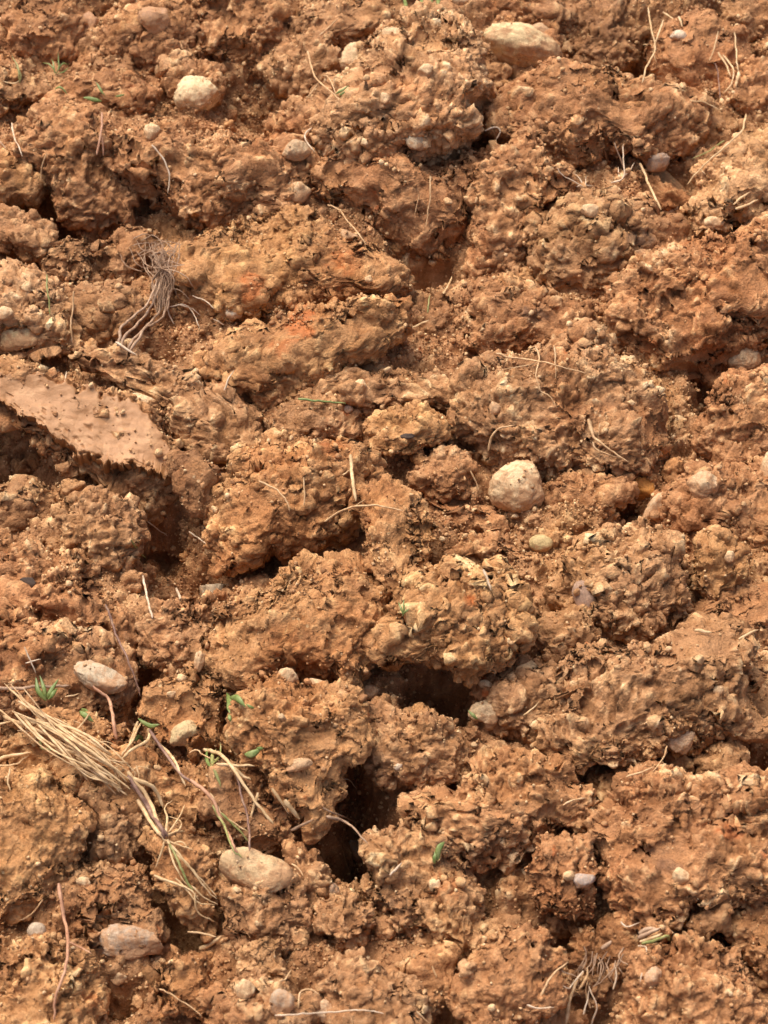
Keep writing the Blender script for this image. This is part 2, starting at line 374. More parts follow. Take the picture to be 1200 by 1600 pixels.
CLODS = [
 # polygon, lift, depth, flat, tint, rough, label
 ([(165,212),(240,185),(330,195),(400,215),(470,228),(500,272),(478,312),(420,335),(350,360),(290,356),(235,330),(205,300),(170,262)], .012, .75,.45,'r',1,'long rounded brown clod lying below the largest cream stone'),
 ([(25,195),(60,165),(130,160),(172,190),(190,250),(212,300),(200,345),(150,358),(108,345),(85,300),(60,260),(18,240)], .010,.8,.4,'r',1,'upright brown clod with two dry stalks on its shoulder beside the long rounded clod'),
 ([(-30,235),(40,245),(66,285),(52,318),(0,325),(-40,300)], .004,.8,.4,'y',1,'small ochre clod cut by the picture edge above the narrow dark crack'),
 ([(-20,325),(50,338),(86,356),(78,398),(40,408),(0,380),(-30,370)], .008,.6,.6,'o',.9,'flat-topped small clod jutting over the dark crack near the picture edge'),
 ([(60,405),(90,372),(125,362),(158,388),(150,430),(105,446),(66,432)], .002,.55,.55,'g',.6,'flat olive-brown clod just beside the tuft of grey roots, above a dark gap'),
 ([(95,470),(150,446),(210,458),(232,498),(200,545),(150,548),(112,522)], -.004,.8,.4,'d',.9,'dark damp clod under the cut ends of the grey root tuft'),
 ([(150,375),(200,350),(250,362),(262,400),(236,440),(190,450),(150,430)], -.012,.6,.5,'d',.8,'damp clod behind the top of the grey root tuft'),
 ([(-40,415),(20,415),(70,438),(112,488),(132,545),(60,575),(-40,575)], .012,.65,.6,'p',1,'pale dry clod at the picture edge holding a half-buried cream stone'),
 ([(-60,100),(0,90),(60,120),(90,150),(40,175),(-40,200)], -.004,.6,.6,'o',1,'flat clod with short green grass growing at its back'),
 ([(85,160),(130,120),(190,115),(240,150),(235,180),(180,195),(110,185)], -.004,.6,.6,'r',1,'low crumbly clod in front of the small green grass tuft'),
 ([(0,30),(40,-20),(110,-20),(140,40),(120,100),(60,110),(10,90)], -.006,.8,.4,'r',.9,'reddish clod in the topmost corner beside the mauve pebble'),
 ([(150,60),(200,-10),(260,-20),(300,40),(290,110),(230,130),(170,110)], -.008,.8,.4,'r',1,'brown clod at the top edge behind the largest cream stone'),
 ([(290,20),(330,-30),(420,-30),(450,20),(445,90),(420,130),(350,125),(300,90)], -.004,.85,.3,'r',1,'dark crumbly clod at the top edge above the largest cream stone'),
 ([(440,50),(470,5),(540,-20),(600,-10),(610,40),(560,60),(520,120),(480,150),(440,140),(425,95)], .002,.7,.5,'o',1,'sloping clod at the top edge with a thin curled rootlet on it'),
 ([(580,75),(610,40),(660,10),(710,40),(748,80),(764,140),(740,180),(745,225),(690,255),(630,260),(560,250),(512,225),(495,185),(535,150),(560,110)], .050,.85,.4,'p',1,'large dusty pale-topped clod in the upper middle'),
 ([(492,268),(520,235),(600,245),(700,255),(738,300),(732,360),(700,400),(655,398),(610,378),(560,345),(515,325),(485,300)], .004,.75,.2,'r',.55,'smooth-faced brown clod under the dusty pale-topped clod'),
 ([(760,150),(800,118),(870,100),(940,105),(1000,130),(1065,155),(1072,205),(1050,255),(1000,262),(940,240),(880,252),(800,232),(765,205)], .014,.7,.5,'r',1.05,'large gritty clod in front of the broad cream boulder at the top'),
 ([(735,235),(780,215),(830,228),(880,262),(905,300),(870,335),(835,385),(800,432),(748,432),(728,380),(735,300)], .006,.75,.35,'r',1.1,'steep crumbly reddish clod between the smooth-faced clod and the white rootlets'),
 ([(845,360),(880,325),(940,315),(1000,318),(1055,345),(1066,400),(1010,432),(950,452),(880,440),(842,405)], .004,.75,.4,'g',1.1,'gritty clod with dark patches standing below the white rootlets'),
 ([(1005,80),(1040,25),(1110,15),(1160,50),(1172,120),(1130,158),(1070,160),(1020,130)], -.006,.6,.3,'r',.5,'smooth damp clod with a white pebble and dry stalks on its face'),
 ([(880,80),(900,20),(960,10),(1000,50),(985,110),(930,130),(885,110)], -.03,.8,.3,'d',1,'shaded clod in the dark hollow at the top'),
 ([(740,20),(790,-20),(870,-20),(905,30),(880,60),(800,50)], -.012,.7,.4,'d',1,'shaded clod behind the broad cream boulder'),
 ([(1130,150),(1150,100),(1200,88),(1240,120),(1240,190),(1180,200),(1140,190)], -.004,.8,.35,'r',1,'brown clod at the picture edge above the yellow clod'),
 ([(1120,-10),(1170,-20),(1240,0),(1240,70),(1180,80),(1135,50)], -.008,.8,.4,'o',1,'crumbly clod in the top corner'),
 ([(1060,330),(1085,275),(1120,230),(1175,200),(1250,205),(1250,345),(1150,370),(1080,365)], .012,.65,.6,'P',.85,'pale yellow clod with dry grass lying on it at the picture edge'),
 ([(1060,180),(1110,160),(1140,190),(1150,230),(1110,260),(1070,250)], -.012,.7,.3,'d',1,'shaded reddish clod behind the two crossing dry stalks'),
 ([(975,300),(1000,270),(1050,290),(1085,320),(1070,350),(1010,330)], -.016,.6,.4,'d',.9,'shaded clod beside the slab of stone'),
 ([(935,455),(990,410),(1060,385),(1140,375),(1200,350),(1260,370),(1260,510),(1200,520),(1150,545),(1105,595),(1060,605),(1000,560),(950,510)], .012,.65,.5,'r',1.1,'big crumbly clod under the pale yellow clod at the picture edge'),
 ([(240,385),(300,362),(380,345),(425,318),(480,318),(525,360),(600,395),(655,430),(640,475),(560,465),(490,490),(420,500),(350,525),(300,480),(248,430)], .010,.5,.6,'y',.75,'broad sunlit ochre clod beside the grey root tuft'),
 ([(328,575),(365,530),(430,500),(510,478),(580,452),(640,470),(655,520),(600,555),(520,590),(450,640),(400,625),(340,605)], .018,.6,.5,'y',1.05,'long diagonal ochre clod with an orange stain on it'),
 ([(98,565),(175,545),(255,558),(325,600),(392,640),(395,690),(360,722),(305,705),(245,650),(170,600)], .008,.55,.6,'o',1.1,'crumbly ridge of soil behind the smooth smeared clod'),
 ([(440,650),(475,618),(540,625),(572,650),(562,692),(500,695),(448,680)], .0,.75,.4,'o',.9,'small rounded clod under the green grass blade'),
 ([(498,605),(555,577),(635,580),(700,598),(745,622),(705,642),(600,640),(530,632)], .012,.6,.6,'o',1,'low clod holding a small pale stone, right of the green blade'),
 ([(562,668),(600,640),(655,638),(707,662),(690,692),(640,714),(582,698)], .022,.6,.6,'y',1,'small lifted clod like a lid with pale grit and a black chip on it'),
 ([(335,770),(370,705),(430,690),(510,700),(560,735),(568,790),(540,840),(475,862),(425,850),(395,892),(350,882),(328,835)], .010,.7,.45,'y',1,'broad clod with two thin roots between the hollow and the narrow upright clod'),
 ([(564,765),(605,742),(652,765),(672,830),(667,882),(640,932),(602,912),(570,865),(556,805)], .046,.85,1.0,'y',.75,'narrow upright clod tapering down to a tiny green sprout'),
 ([(645,715),(700,700),(742,728),(732,770),(685,784),(650,752)], .004,.8,.4,'o',1,'small clod just below the lifted lid-like clod'),
 ([(718,500),(745,455),(800,445),(860,470),(925,480),(940,520),(920,560),(850,558),(780,560),(725,545)], .0,.65,.5,'r',1.1,'gritty clod with pale and purplish crumbs behind the branching pale root'),
 ([(728,600),(765,560),(860,548),(955,538),(1010,585),(1034,645),(1022,705),(985,742),(900,742),(830,722),(765,702),(728,660)], .014,.55,.55,'o',1.1,'large crumbly clod carrying the branching pale root'),
 ([(1095,640),(1115,598),(1150,578),(1240,580),(1240,710),(1150,735),(1090,705)], .002,.75,.4,'r',1,'rounded clod below the grey pebble at the picture edge'),
 ([(842,760),(900,745),(985,742),(990,790),(905,820),(860,800)], -.004,.7,.5,'r',1,'low clod to the side of the round cream stone'),
 ([(1040,785),(1085,735),(1150,735),(1240,720),(1240,860),(1165,850),(1100,825),(1045,830)], .0,.65,.5,'r',1.1,'rough clod behind the pale knobbly clod near the picture edge'),
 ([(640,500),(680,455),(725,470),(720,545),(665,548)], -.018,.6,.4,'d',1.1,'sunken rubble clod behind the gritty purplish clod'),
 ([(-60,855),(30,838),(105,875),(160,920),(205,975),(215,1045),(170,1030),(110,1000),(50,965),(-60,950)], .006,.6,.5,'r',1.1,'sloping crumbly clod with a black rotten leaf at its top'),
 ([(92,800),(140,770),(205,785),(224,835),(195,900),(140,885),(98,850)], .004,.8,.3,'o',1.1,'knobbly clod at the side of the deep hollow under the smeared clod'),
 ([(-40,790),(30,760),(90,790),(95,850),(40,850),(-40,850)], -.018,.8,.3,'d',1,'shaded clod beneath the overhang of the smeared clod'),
 ([(345,965),(395,920),(475,890),(555,872),(600,915),(602,980),(588,1040),(555,1075),(500,1050),(425,1060),(362,1080),(338,1025)], .030,.6,.5,'y',.85,'large smooth-backed ochre clod in the middle, left of the overhanging clod'),
 ([(210,980),(255,942),(325,938),(352,975),(342,1035),(280,1045),(225,1025)], .0,.7,.5,'o',1,'small clod between the angular grey stone and the smooth yellow clod'),
 ([(222,1085),(245,1055),(300,1035),(345,1055),(355,1110),(352,1170),(300,1195),(240,1155),(214,1115)], .010,.65,.45,'y',.3,'smooth yellow clod with a pebble on its face beside the small green leaves'),
 ([(358,1150),(368,1092),(430,1060),(505,1068),(562,1098),(570,1150),(540,1185),(526,1245),(500,1295),(440,1255),(392,1215)], .034,.75,.35,'y',.9,'large rounded clod standing beside the deep black cleft'),
 ([(-50,955),(50,968),(115,1002),(190,1048),(205,1090),(165,1135),(95,1152),(40,1120),(-50,1065)], .004,.6,.5,'o',1,'clod carrying the grey flat stone above the straw'),
 ([(20,1165),(90,1120),(180,1150),(235,1195),(262,1250),(230,1290),(150,1285),(80,1260),(20,1225)], .006,.6,.5,'y',1,'mound lying beneath the bundle of straw'),
 ([(230,1200),(290,1190),(340,1215),(350,1275),(335,1320),(290,1310),(250,1270)], .002,.7,.4,'y',.9,'ochre clod between the straw bundle and the second dry stem'),
 ([(335,1195),(400,1215),(452,1250),(455,1312),(395,1335),(345,1300),(320,1250)], .006,.8,.35,'o',.9,'round clod under the broken straw just above the large tan stone'),
 ([(625,985),(655,925),(700,888),(762,898),(805,930),(824,980),(802,1022),(762,1050),(700,1038),(640,1034),(598,1042),(562,1015),(590,985)], .042,.6,.55,'y',1.1,'gritty clod overhanging the biggest black hole'),
 ([(705,868),(738,834),(800,838),(833,868),(810,900),(762,898)], .0,.7,.5,'r',1.1,'small crumbly clod behind the clod that overhangs the black hole'),
 ([(800,925),(840,938),(858,980),(840,1015),(812,1025),(805,980)], .0,.8,.4,'o',1,'narrow clod pressed against the side of the overhanging clod'),
 ([(845,968),(895,948),(935,1000),(905,1042),(855,1028)], .006,.8,.4,'o',1,'small knobbly clod standing alone in the gap right of the overhanging clod'),
 ([(882,880),(930,845),(1000,815),(1050,835),(1068,880),(1060,935),(1030,985),(980,985),(920,965),(888,930)], .016,.7,.45,'o',1.1,'crumbly clod with a smooth mauve patch on its side'),
 ([(1082,845),(1118,828),(1162,858),(1152,912),(1112,945),(1080,905)], .016,.8,.3,'y',.7,'small pale pear-shaped clod standing near the picture edge'),
 ([(1030,990),(1060,955),(1130,920),(1240,905),(1240,995),(1140,985),(1090,985)], .0,.6,.5,'r',1,'low clod behind the biggest clod on the picture edge'),
 ([(870,1055),(935,1010),(1020,1000),(1100,983),(1165,1000),(1185,1060),(1192,1130),(1130,1145),(1065,1172),(1000,1180),(905,1192),(852,1160),(870,1105)], .026,.55,.55,'o',1.15,'broadest crumbly clod of all, with a pale dry crest'),
 ([(758,1060),(805,1025),(862,1040),(872,1100),(842,1160),(785,1152),(748,1128)], .0,.7,.45,'o',1,'clod beside the black hole behind the lumpy pale stone'),
 ([(572,1110),(605,1098),(640,1112),(690,1118),(725,1160),(735,1220),(652,1242),(588,1222),(568,1165)], .012,.75,.35,'o',.95,'clod with a white chip between the black hole and the black cleft'),
 ([(-60,1215),(0,1205),(60,1195),(120,1235),(150,1290),(125,1340),(100,1395),(60,1425),(-60,1445)], .016,.6,.45,'y',.6,'smooth yellow bank of clay at the picture edge below the straw'),
 ([(130,1240),(200,1235),(230,1290),(205,1345),(150,1350),(120,1300)], .004,.8,.3,'b',1,'dark lumpy clod hanging under the straw bundle'),
 ([(225,1300),(270,1290),(325,1350),(342,1425),(325,1450),(290,1440),(250,1380)], .010,.8,.3,'y',.9,'clod the straw roots hang over'),
 ([(105,1360),(170,1332),(235,1385),(258,1460),(215,1512),(150,1492),(105,1445)], -.002,.65,.45,'g',.5,'smooth damp grey-brown clod behind the small round pebble'),
 ([(338,1385),(395,1372),(470,1385),(492,1440),(440,1482),(375,1470),(338,1430)], .006,.75,.4,'o',1.1,'crumbly clod in front of the large tan stone'),
 ([(238,1520),(270,1482),(320,1492),(332,1540),(318,1590),(250,1600)], .012,.8,.4,'y',.9,'rounded clod at the bottom between two dark gaps'),
 ([(368,1478),(400,1464),(445,1470),(452,1522),(412,1542),(372,1515)], .014,.8,.4,'P',.8,'small pale clod in front of the crumbly one at the bottom'),
 ([(-50,1500),(50,1468),(130,1498),(172,1560),(165,1640),(-50,1640)], .010,.6,.5,'y',1,'crumbly clod in the bottom corner with scattered pale crumbs'),
 ([(450,1320),(500,1338),(512,1392),(490,1432),(455,1400)], -.004,.8,.4,'o',1,'narrow clod beside the large tan stone'),
 ([(498,1418),(545,1392),(585,1425),(575,1475),(522,1485),(492,1455)], .006,.8,.4,'o',1,'small clod in the gap below the deep cleft'),
 ([(330,1560),(390,1530),(450,1545),(500,1580),(500,1650),(330,1650)], .010,.65,.5,'o',1,'low clod on the bottom edge behind two grey pebbles'),
 ([(500,1530),(560,1510),(640,1540),(660,1640),(500,1640)], .008,.65,.5,'o',1,'low clod on the bottom edge with a thin straw across'),
 ([(632,1250),(735,1228),(750,1180),(830,1178),(885,1200),(922,1240),(905,1292),(838,1312),(812,1352),(762,1342),(700,1312),(660,1282)], .022,.6,.5,'r',1.15,'jutting crumbly clod with a pointed nose in the lower middle'),
 ([(818,1345),(850,1312),(912,1310),(938,1360),(922,1425),(870,1435),(825,1402)], .022,.75,.4,'r',.8,'round clod with a glinting white chip at its foot'),
 ([(575,1320),(620,1290),(690,1292),(725,1345),(762,1400),(742,1472),(665,1492),(605,1455),(572,1385)], .004,.65,.45,'o',1.05,'clod holding the little square pebble'),
 ([(930,1298),(1000,1242),(1080,1232),(1150,1218),(1250,1235),(1250,1415),(1140,1412),(1085,1402),(1045,1432),(985,1435),(955,1405),(930,1355)], .020,.55,.5,'r',1.15,'wide reddish crumbly clod near the lower picture edge'),
 ([(690,1545),(740,1490),(790,1455),(850,1460),(885,1492),(868,1560),(805,1600),(720,1605)], .020,.65,.45,'r',.7,'smooth-sided clod left of the muddy root clump'),
 ([(985,1555),(1005,1500),(1070,1465),(1125,1480),(1175,1540),(1190,1640),(985,1640)], .020,.65,.45,'r',1.05,'clod in the bottom corner with a pale pebble on its crest'),
 ([(1075,1425),(1130,1410),(1145,1460),(1095,1475),(1072,1450)], .012,.8,.4,'o',.7,'small round clod above the bottom corner clod'),
 ([(920,1215),(985,1180),(1045,1180),(1045,1228),(980,1252),(930,1255)], .0,.7,.5,'d',1,'low clod behind the wide reddish one'),
 ([(1095,1190),(1140,1150),(1165,1180),(1150,1222),(1110,1225)], .0,.8,.4,'o',1,'small clod with a thread of root beside a dark pocket'),
 ([(1140,1440),(1190,1400),(1250,1420),(1250,1520),(1190,1530)], -.004,.7,.4,'r',1,'clod cut by the lower picture edge'),
 ([(880,1540),(895,1465),(960,1440),(1010,1450),(1025,1490),(970,1530),(930,1560)], -.010,.65,.4,'g',1.1,'clod on which the muddy root clump sits'),
 ([(640,1500),(700,1490),(710,1540),(670,1590),(630,1560)], -.002,.7,.4,'r',1,'small clod beside the smooth-sided bottom clod'),
 ([(830,830),(860,800),(905,815),(905,850),(880,880),(840,880)], -.006,.7,.4,'o',1,'small clod beside the smooth yellow egg-shaped pebble'),
 ([(660,760),(700,785),(770,790),(800,830),(740,835),(690,830)], -.010,.6,.5,'r',1.1,'low crumbly clod in the dip below the round cream stone'),
 ([(1010,1190),(1040,1160),(1090,1150),(1080,1215),(1040,1235)], -.010,.7,.4,'d',1,'shaded clod below the broadest crumbly clod'),
 ([(1115,740),(1160,650),(1250,650),(1250,740)], -.006,.6,.5,'r',1.1,'crumbly clod under the rounded clod at the picture edge'),
 ([(255,95),(300,90),(340,110),(345,150),(300,185),(262,150)], -.012,.7,.5,'o',1,'low clod bedding the largest cream stone'),
 ([(450,160),(500,150),(510,200),(495,250),(450,232),(420,200)], -.008,.7,.4,'o',1,'clod behind the grey pebble above the middle of the long rounded clod'),
]
for c in CLODS: clod(*c)
print('clods', round(time.time() - T0, 1))

# the smeared clod: crumbly body and a smooth spade-cut face
def smeared_clod():
    poly = [(-60,600),(0,572),(90,585),(180,598),(238,640),(270,690),(268,745),(248,775),(215,835),(170,790),(110,740),(60,690),(0,660),(-60,660)]
    c0 = unproject(105, 668, .02)
    root = bpy.data.objects.new('smeared_clod', None); COL.objects.link(root); root.location = [float(x) for x in c0]
    tag(root, 'big clod with a smooth pinkish smeared face and ragged dark underside', 'clod', 'earth clods of the ploughed soil')
    C, V, F, nf, tone, t, k, mask = make_clod(poly, .006, .54, .35, 1.1, off=12.5)
    b = link('clod_body', np_mesh('clod_body', V - c0, F, attrs={'tone': tone}, mat=SOIL), (0, 0, 0), root); b.color = (1, .98, .95, 1)
    fr = t < 1.75; SURF.append((V[fr], nf[fr], np.full(fr.sum(), (k * 1.9) ** 2)))
    # the face: a curved skin laid over the top of the body
    top = np.array([(-60,572),(0,572),(60,580),(130,592),(190,606),(238,642),(266,690)], float)
    bot = np.array([(-60,640),(0,642),(60,678),(120,722),(180,744),(225,754),(264,748)], float)
    n, m = 210, 84
    u = np.linspace(0, 1, n); v = np.linspace(0, 1, m)
    ti = np.linspace(0, 1, 7)
    tx = np.stack([np.interp(u, ti, top[:, j]) for j in (0, 1)], 1); bx = np.stack([np.interp(u, ti, bot[:, j]) for j in (0, 1)], 1)
    jag = np.cumsum(rng.normal(0, 1, n)); jag -= np.linspace(jag[0], jag[-1], n); jag = jag * 2.0 + rng.normal(0, 2.0, n)
    P = tx[:, None] * (1 - v[None, :, None]) + bx[:, None] * v[None, :, None]
    P[..., 1] += jag[:, None] * v[None, :] ** 6
    bpy.context.view_layer.update(); dgs = bpy.context.evaluated_depsgraph_get()
    d = ray(P[..., 0], P[..., 1]); dn = np.linalg.norm(d, axis=2); tt = np.zeros((n, m))
    for i in range(0, n):
        for j in range(0, m):
            ok, loc, *_ = scene.ray_cast(dgs, Vector(CAM), Vector(d[i, j] / dn[i, j])); tt[i, j] = np.linalg.norm(np.array(loc) - CAM) / dn[i, j] if ok else np.nan
    tt = np.where(np.isnan(tt), np.nanmean(tt), tt); t0 = tt.copy()
    # the spade left it flat: a nearly flat sheet fitted to the lump below
    uu, vv = np.meshgrid(u, v, indexing='ij'); A = np.stack([uu ** a_ * vv ** b_ for a_ in range(4) for b_ in range(2)], 2).reshape(-1, 8)
    cf = np.linalg.lstsq(A, tt.ravel(), rcond=None)[0]; fit = (A @ cf).reshape(n, m); tt = fit - .0130
    Wg = CAM + d * tt[..., None]; nrm = AN * .8 + np.array([0, 0, .35])
    W = Wg.reshape(-1, 3)
    # torn pits: short streaks
    S = W.copy(); S[:, 1] += W[:, 0] * .55; S[:, 0] *= .42; S[:, 2] *= .5
    S += np.stack([vnoise(W, .004, 3., ch) for ch in (0, 1, 2)], 1) * .0012
    pit = sstep(vnoise(S, .0021, 1.1) + .45 * vnoise(W, .016, 2.2) + .5 * np.tile(v, n) ** 2, .96, 1.06)
    e = np.tile(np.minimum(v, 1 - v), n) + .12 * vnoise(W, .010, 4.2) + .09 * vnoise(W, .0035, 7.2)
    rag = sstep(e, .0, .12)
    cracks, _ = worley(W * np.array([1, .6, 1]), .022, 3.0)
    h = vnoise(W, .03, 1.0) * .003 + vnoise(W * np.array([.35, 1, 1]), .0045, 12.) * .0007 + vnoise(W, .011, 1.0) * .0007 - pit * .0010 - (1 - rag) * .020 + vnoise(W, .006, 9.) * .0004 + vnoise(W, .004, 2.) * .00025
    W = W + nrm * h[:, None]
    X = np.clip(pit + (1 - sstep(e + .10 * vnoise(W, .005, 8.), .05, .22)) + .5 * sstep(vnoise(W, .012, 5.) + .5 * vnoise(W, .004, 6.), .35, .7), 0, 1)
    f = link('smeared_face', np_mesh('smeared_face', W - c0, grid_faces(n, m), attrs={'pit': X, 'tone': X * 0}, mat=SMEAR), (0, 0, 0), root)
    f['label'] = 'smooth pinkish tan face with short torn pits'
    Wt = W.reshape(n, m, 3)
    sel = (e < .14).reshape(-1); SURF.append((W[sel], np.tile(nrm, (sel.sum(), 1)), np.full(sel.sum(), .0009 ** 2)))
    SURF.append((W[~sel], np.tile(nrm, ((~sel).sum(), 1)), np.full((~sel).sum(), .0009 ** 2 * .15)))
smeared_clod()

# the wet slab beside it
clod([(264,712),(300,700),(345,735),(342,775),(322,808),(296,800),(268,765)], .020, .6, .15, 'd', .25, 'smooth wet wedge-shaped slab of clay at the end of the smeared clod')

# ---------------------------------------------------------------- stones
def cube_sphere(n):
    a = np.linspace(-1, 1, n + 1); V = []; F = []; key = {}
    def vid(p):
        k = tuple(np.round(p, 5))
        if k not in key: key[k] = len(V); V.append(p)
        return key[k]
    for ax in range(3):
        for s in (-1, 1):
            for i in range(n):
                for j in range(n):
                    q = []
                    for (di, dj) in ((0, 0), (1, 0), (1, 1), (0, 1)):
                        p = [0, 0, 0]; p[ax] = s; p[(ax + 1) % 3] = a[i + di]; p[(ax + 2) % 3] = a[j + dj]; q.append(vid(p))
                    F.append(q if s > 0 else q[::-1])
    V = np.array(V, float); V /= np.linalg.norm(V, axis=1, keepdims=True); return V, np.array(F)
CS = {n: cube_sphere(n) for n in (7, 11, 20)}
dg = bpy.context.evaluated_depsgraph_get()
def hit(px, py, default_z=-.01):
    d = ray(px, py); d = d / np.linalg.norm(d)
    ok, loc, nor, idx, ob, mt = scene.ray_cast(dg, Vector(CAM), Vector(d))
    return (np.array(loc), np.array(nor)) if ok else (unproject(px, py, default_z), np.array([0, 0, 1.0]))
def rock_shape(w, hgt, dep, ang, facet=.5, n=20, lump=.08, seed=0.0, square=0.0):
    U, F = CS[n]
    P = U.copy()
    if square: P = np.sign(P) * np.abs(P) ** (1 - square); P /= np.max(np.abs(P), axis=1, keepdims=True) ** (square * .8)
    rr = np.random.default_rng(int(seed * 97) + 5)
    rad = np.ones(len(P))
    for _ in range(8):                                   # flat facets cut off the lump
        v = rr.normal(size=3); v /= np.linalg.norm(v); lim = rr.uniform(.52, .88)
        dt = U @ v; cut = np.where(dt > .05, lim / np.maximum(dt, .05), 9); rad = rad * (1 - facet) + np.minimum(rad, cut) * facet if False else np.where(cut < rad, rad * (1 - facet) + cut * facet, rad)
    rad *= 1 + .05 * vnoise(U, .09, seed + 8) + .025 * vnoise(U, .045, seed + 9)
    chip, ci = worley(U, .6, seed + 2.2); rad *= 1 + (ci - .5) * .09 * np.clip(1 - chip ** 2, 0, 1)
    rad *= 1 + lump * 1.6 * vnoise(U, .9, seed) + lump * .5 * vnoise(U, .42, seed + 3) + lump * .22 * vnoise(U, .17, seed + 5)
    P = P * rad[:, None]
    ca, sa = math.cos(ang), math.sin(ang)
    x, y = P[:, 0] * w / 2, P[:, 1] * hgt / 2
    return (x * ca - y * sa)[:, None] * AX + (x * sa + y * ca)[:, None] * AU + (P[:, 2] * dep / 2)[:, None] * AN, F
def stone(px, py, w, h_, ang, col, label, facet=.7, lump=.14, dep=None, sink=.44, dust=0.0, name='stone', square=0.0, mat=None, group='stones among the clods', cat='stone'):
    hp, hn = hit(px, py); k = m_per_px(hp)
    W, H = w * k * 1.18, h_ * k * 1.18; D = (dep or .8) * min(W, H)
    P, F = rock_shape(W, H, D, math.radians(ang), facet, 20 if w > 36 else 11, lump, px * .013 + py * .007, square)
    C = hp + AN * D * (.5 - sink)
    du = np.clip(.5 - (P @ np.array([0, 0, 1.])) / max(H, D), 0, 1) * .16 + dust - .0 + (.05 if w < 34 else 0)
    nrm_ = P / np.linalg.norm(P, axis=1, keepdims=True); fr = (nrm_ @ AN) > -.1
    SURF.append((P[fr] + C, nrm_[fr], np.full(fr.sum(), 4 * np.pi * (W * H / 4) / len(P) * .10)))
    tone = vnoise(P + C, .01, 1.0) * .5
    o = link(name, np_mesh(name, P, F, attrs={'dust': du, 'tone': tone}, mat=mat or STONE), C); o.color = (*col, 1)
    return tag(o, label, cat, group)
CREAM = (.86, .64, .37); PALE = (.78, .56, .32); TAN = (.60, .38, .21); GREY = (.52, .36, .21); MAUVE = (.46, .26, .15); OLV = (.58, .43, .20); WHITE = (.74, .57, .40)
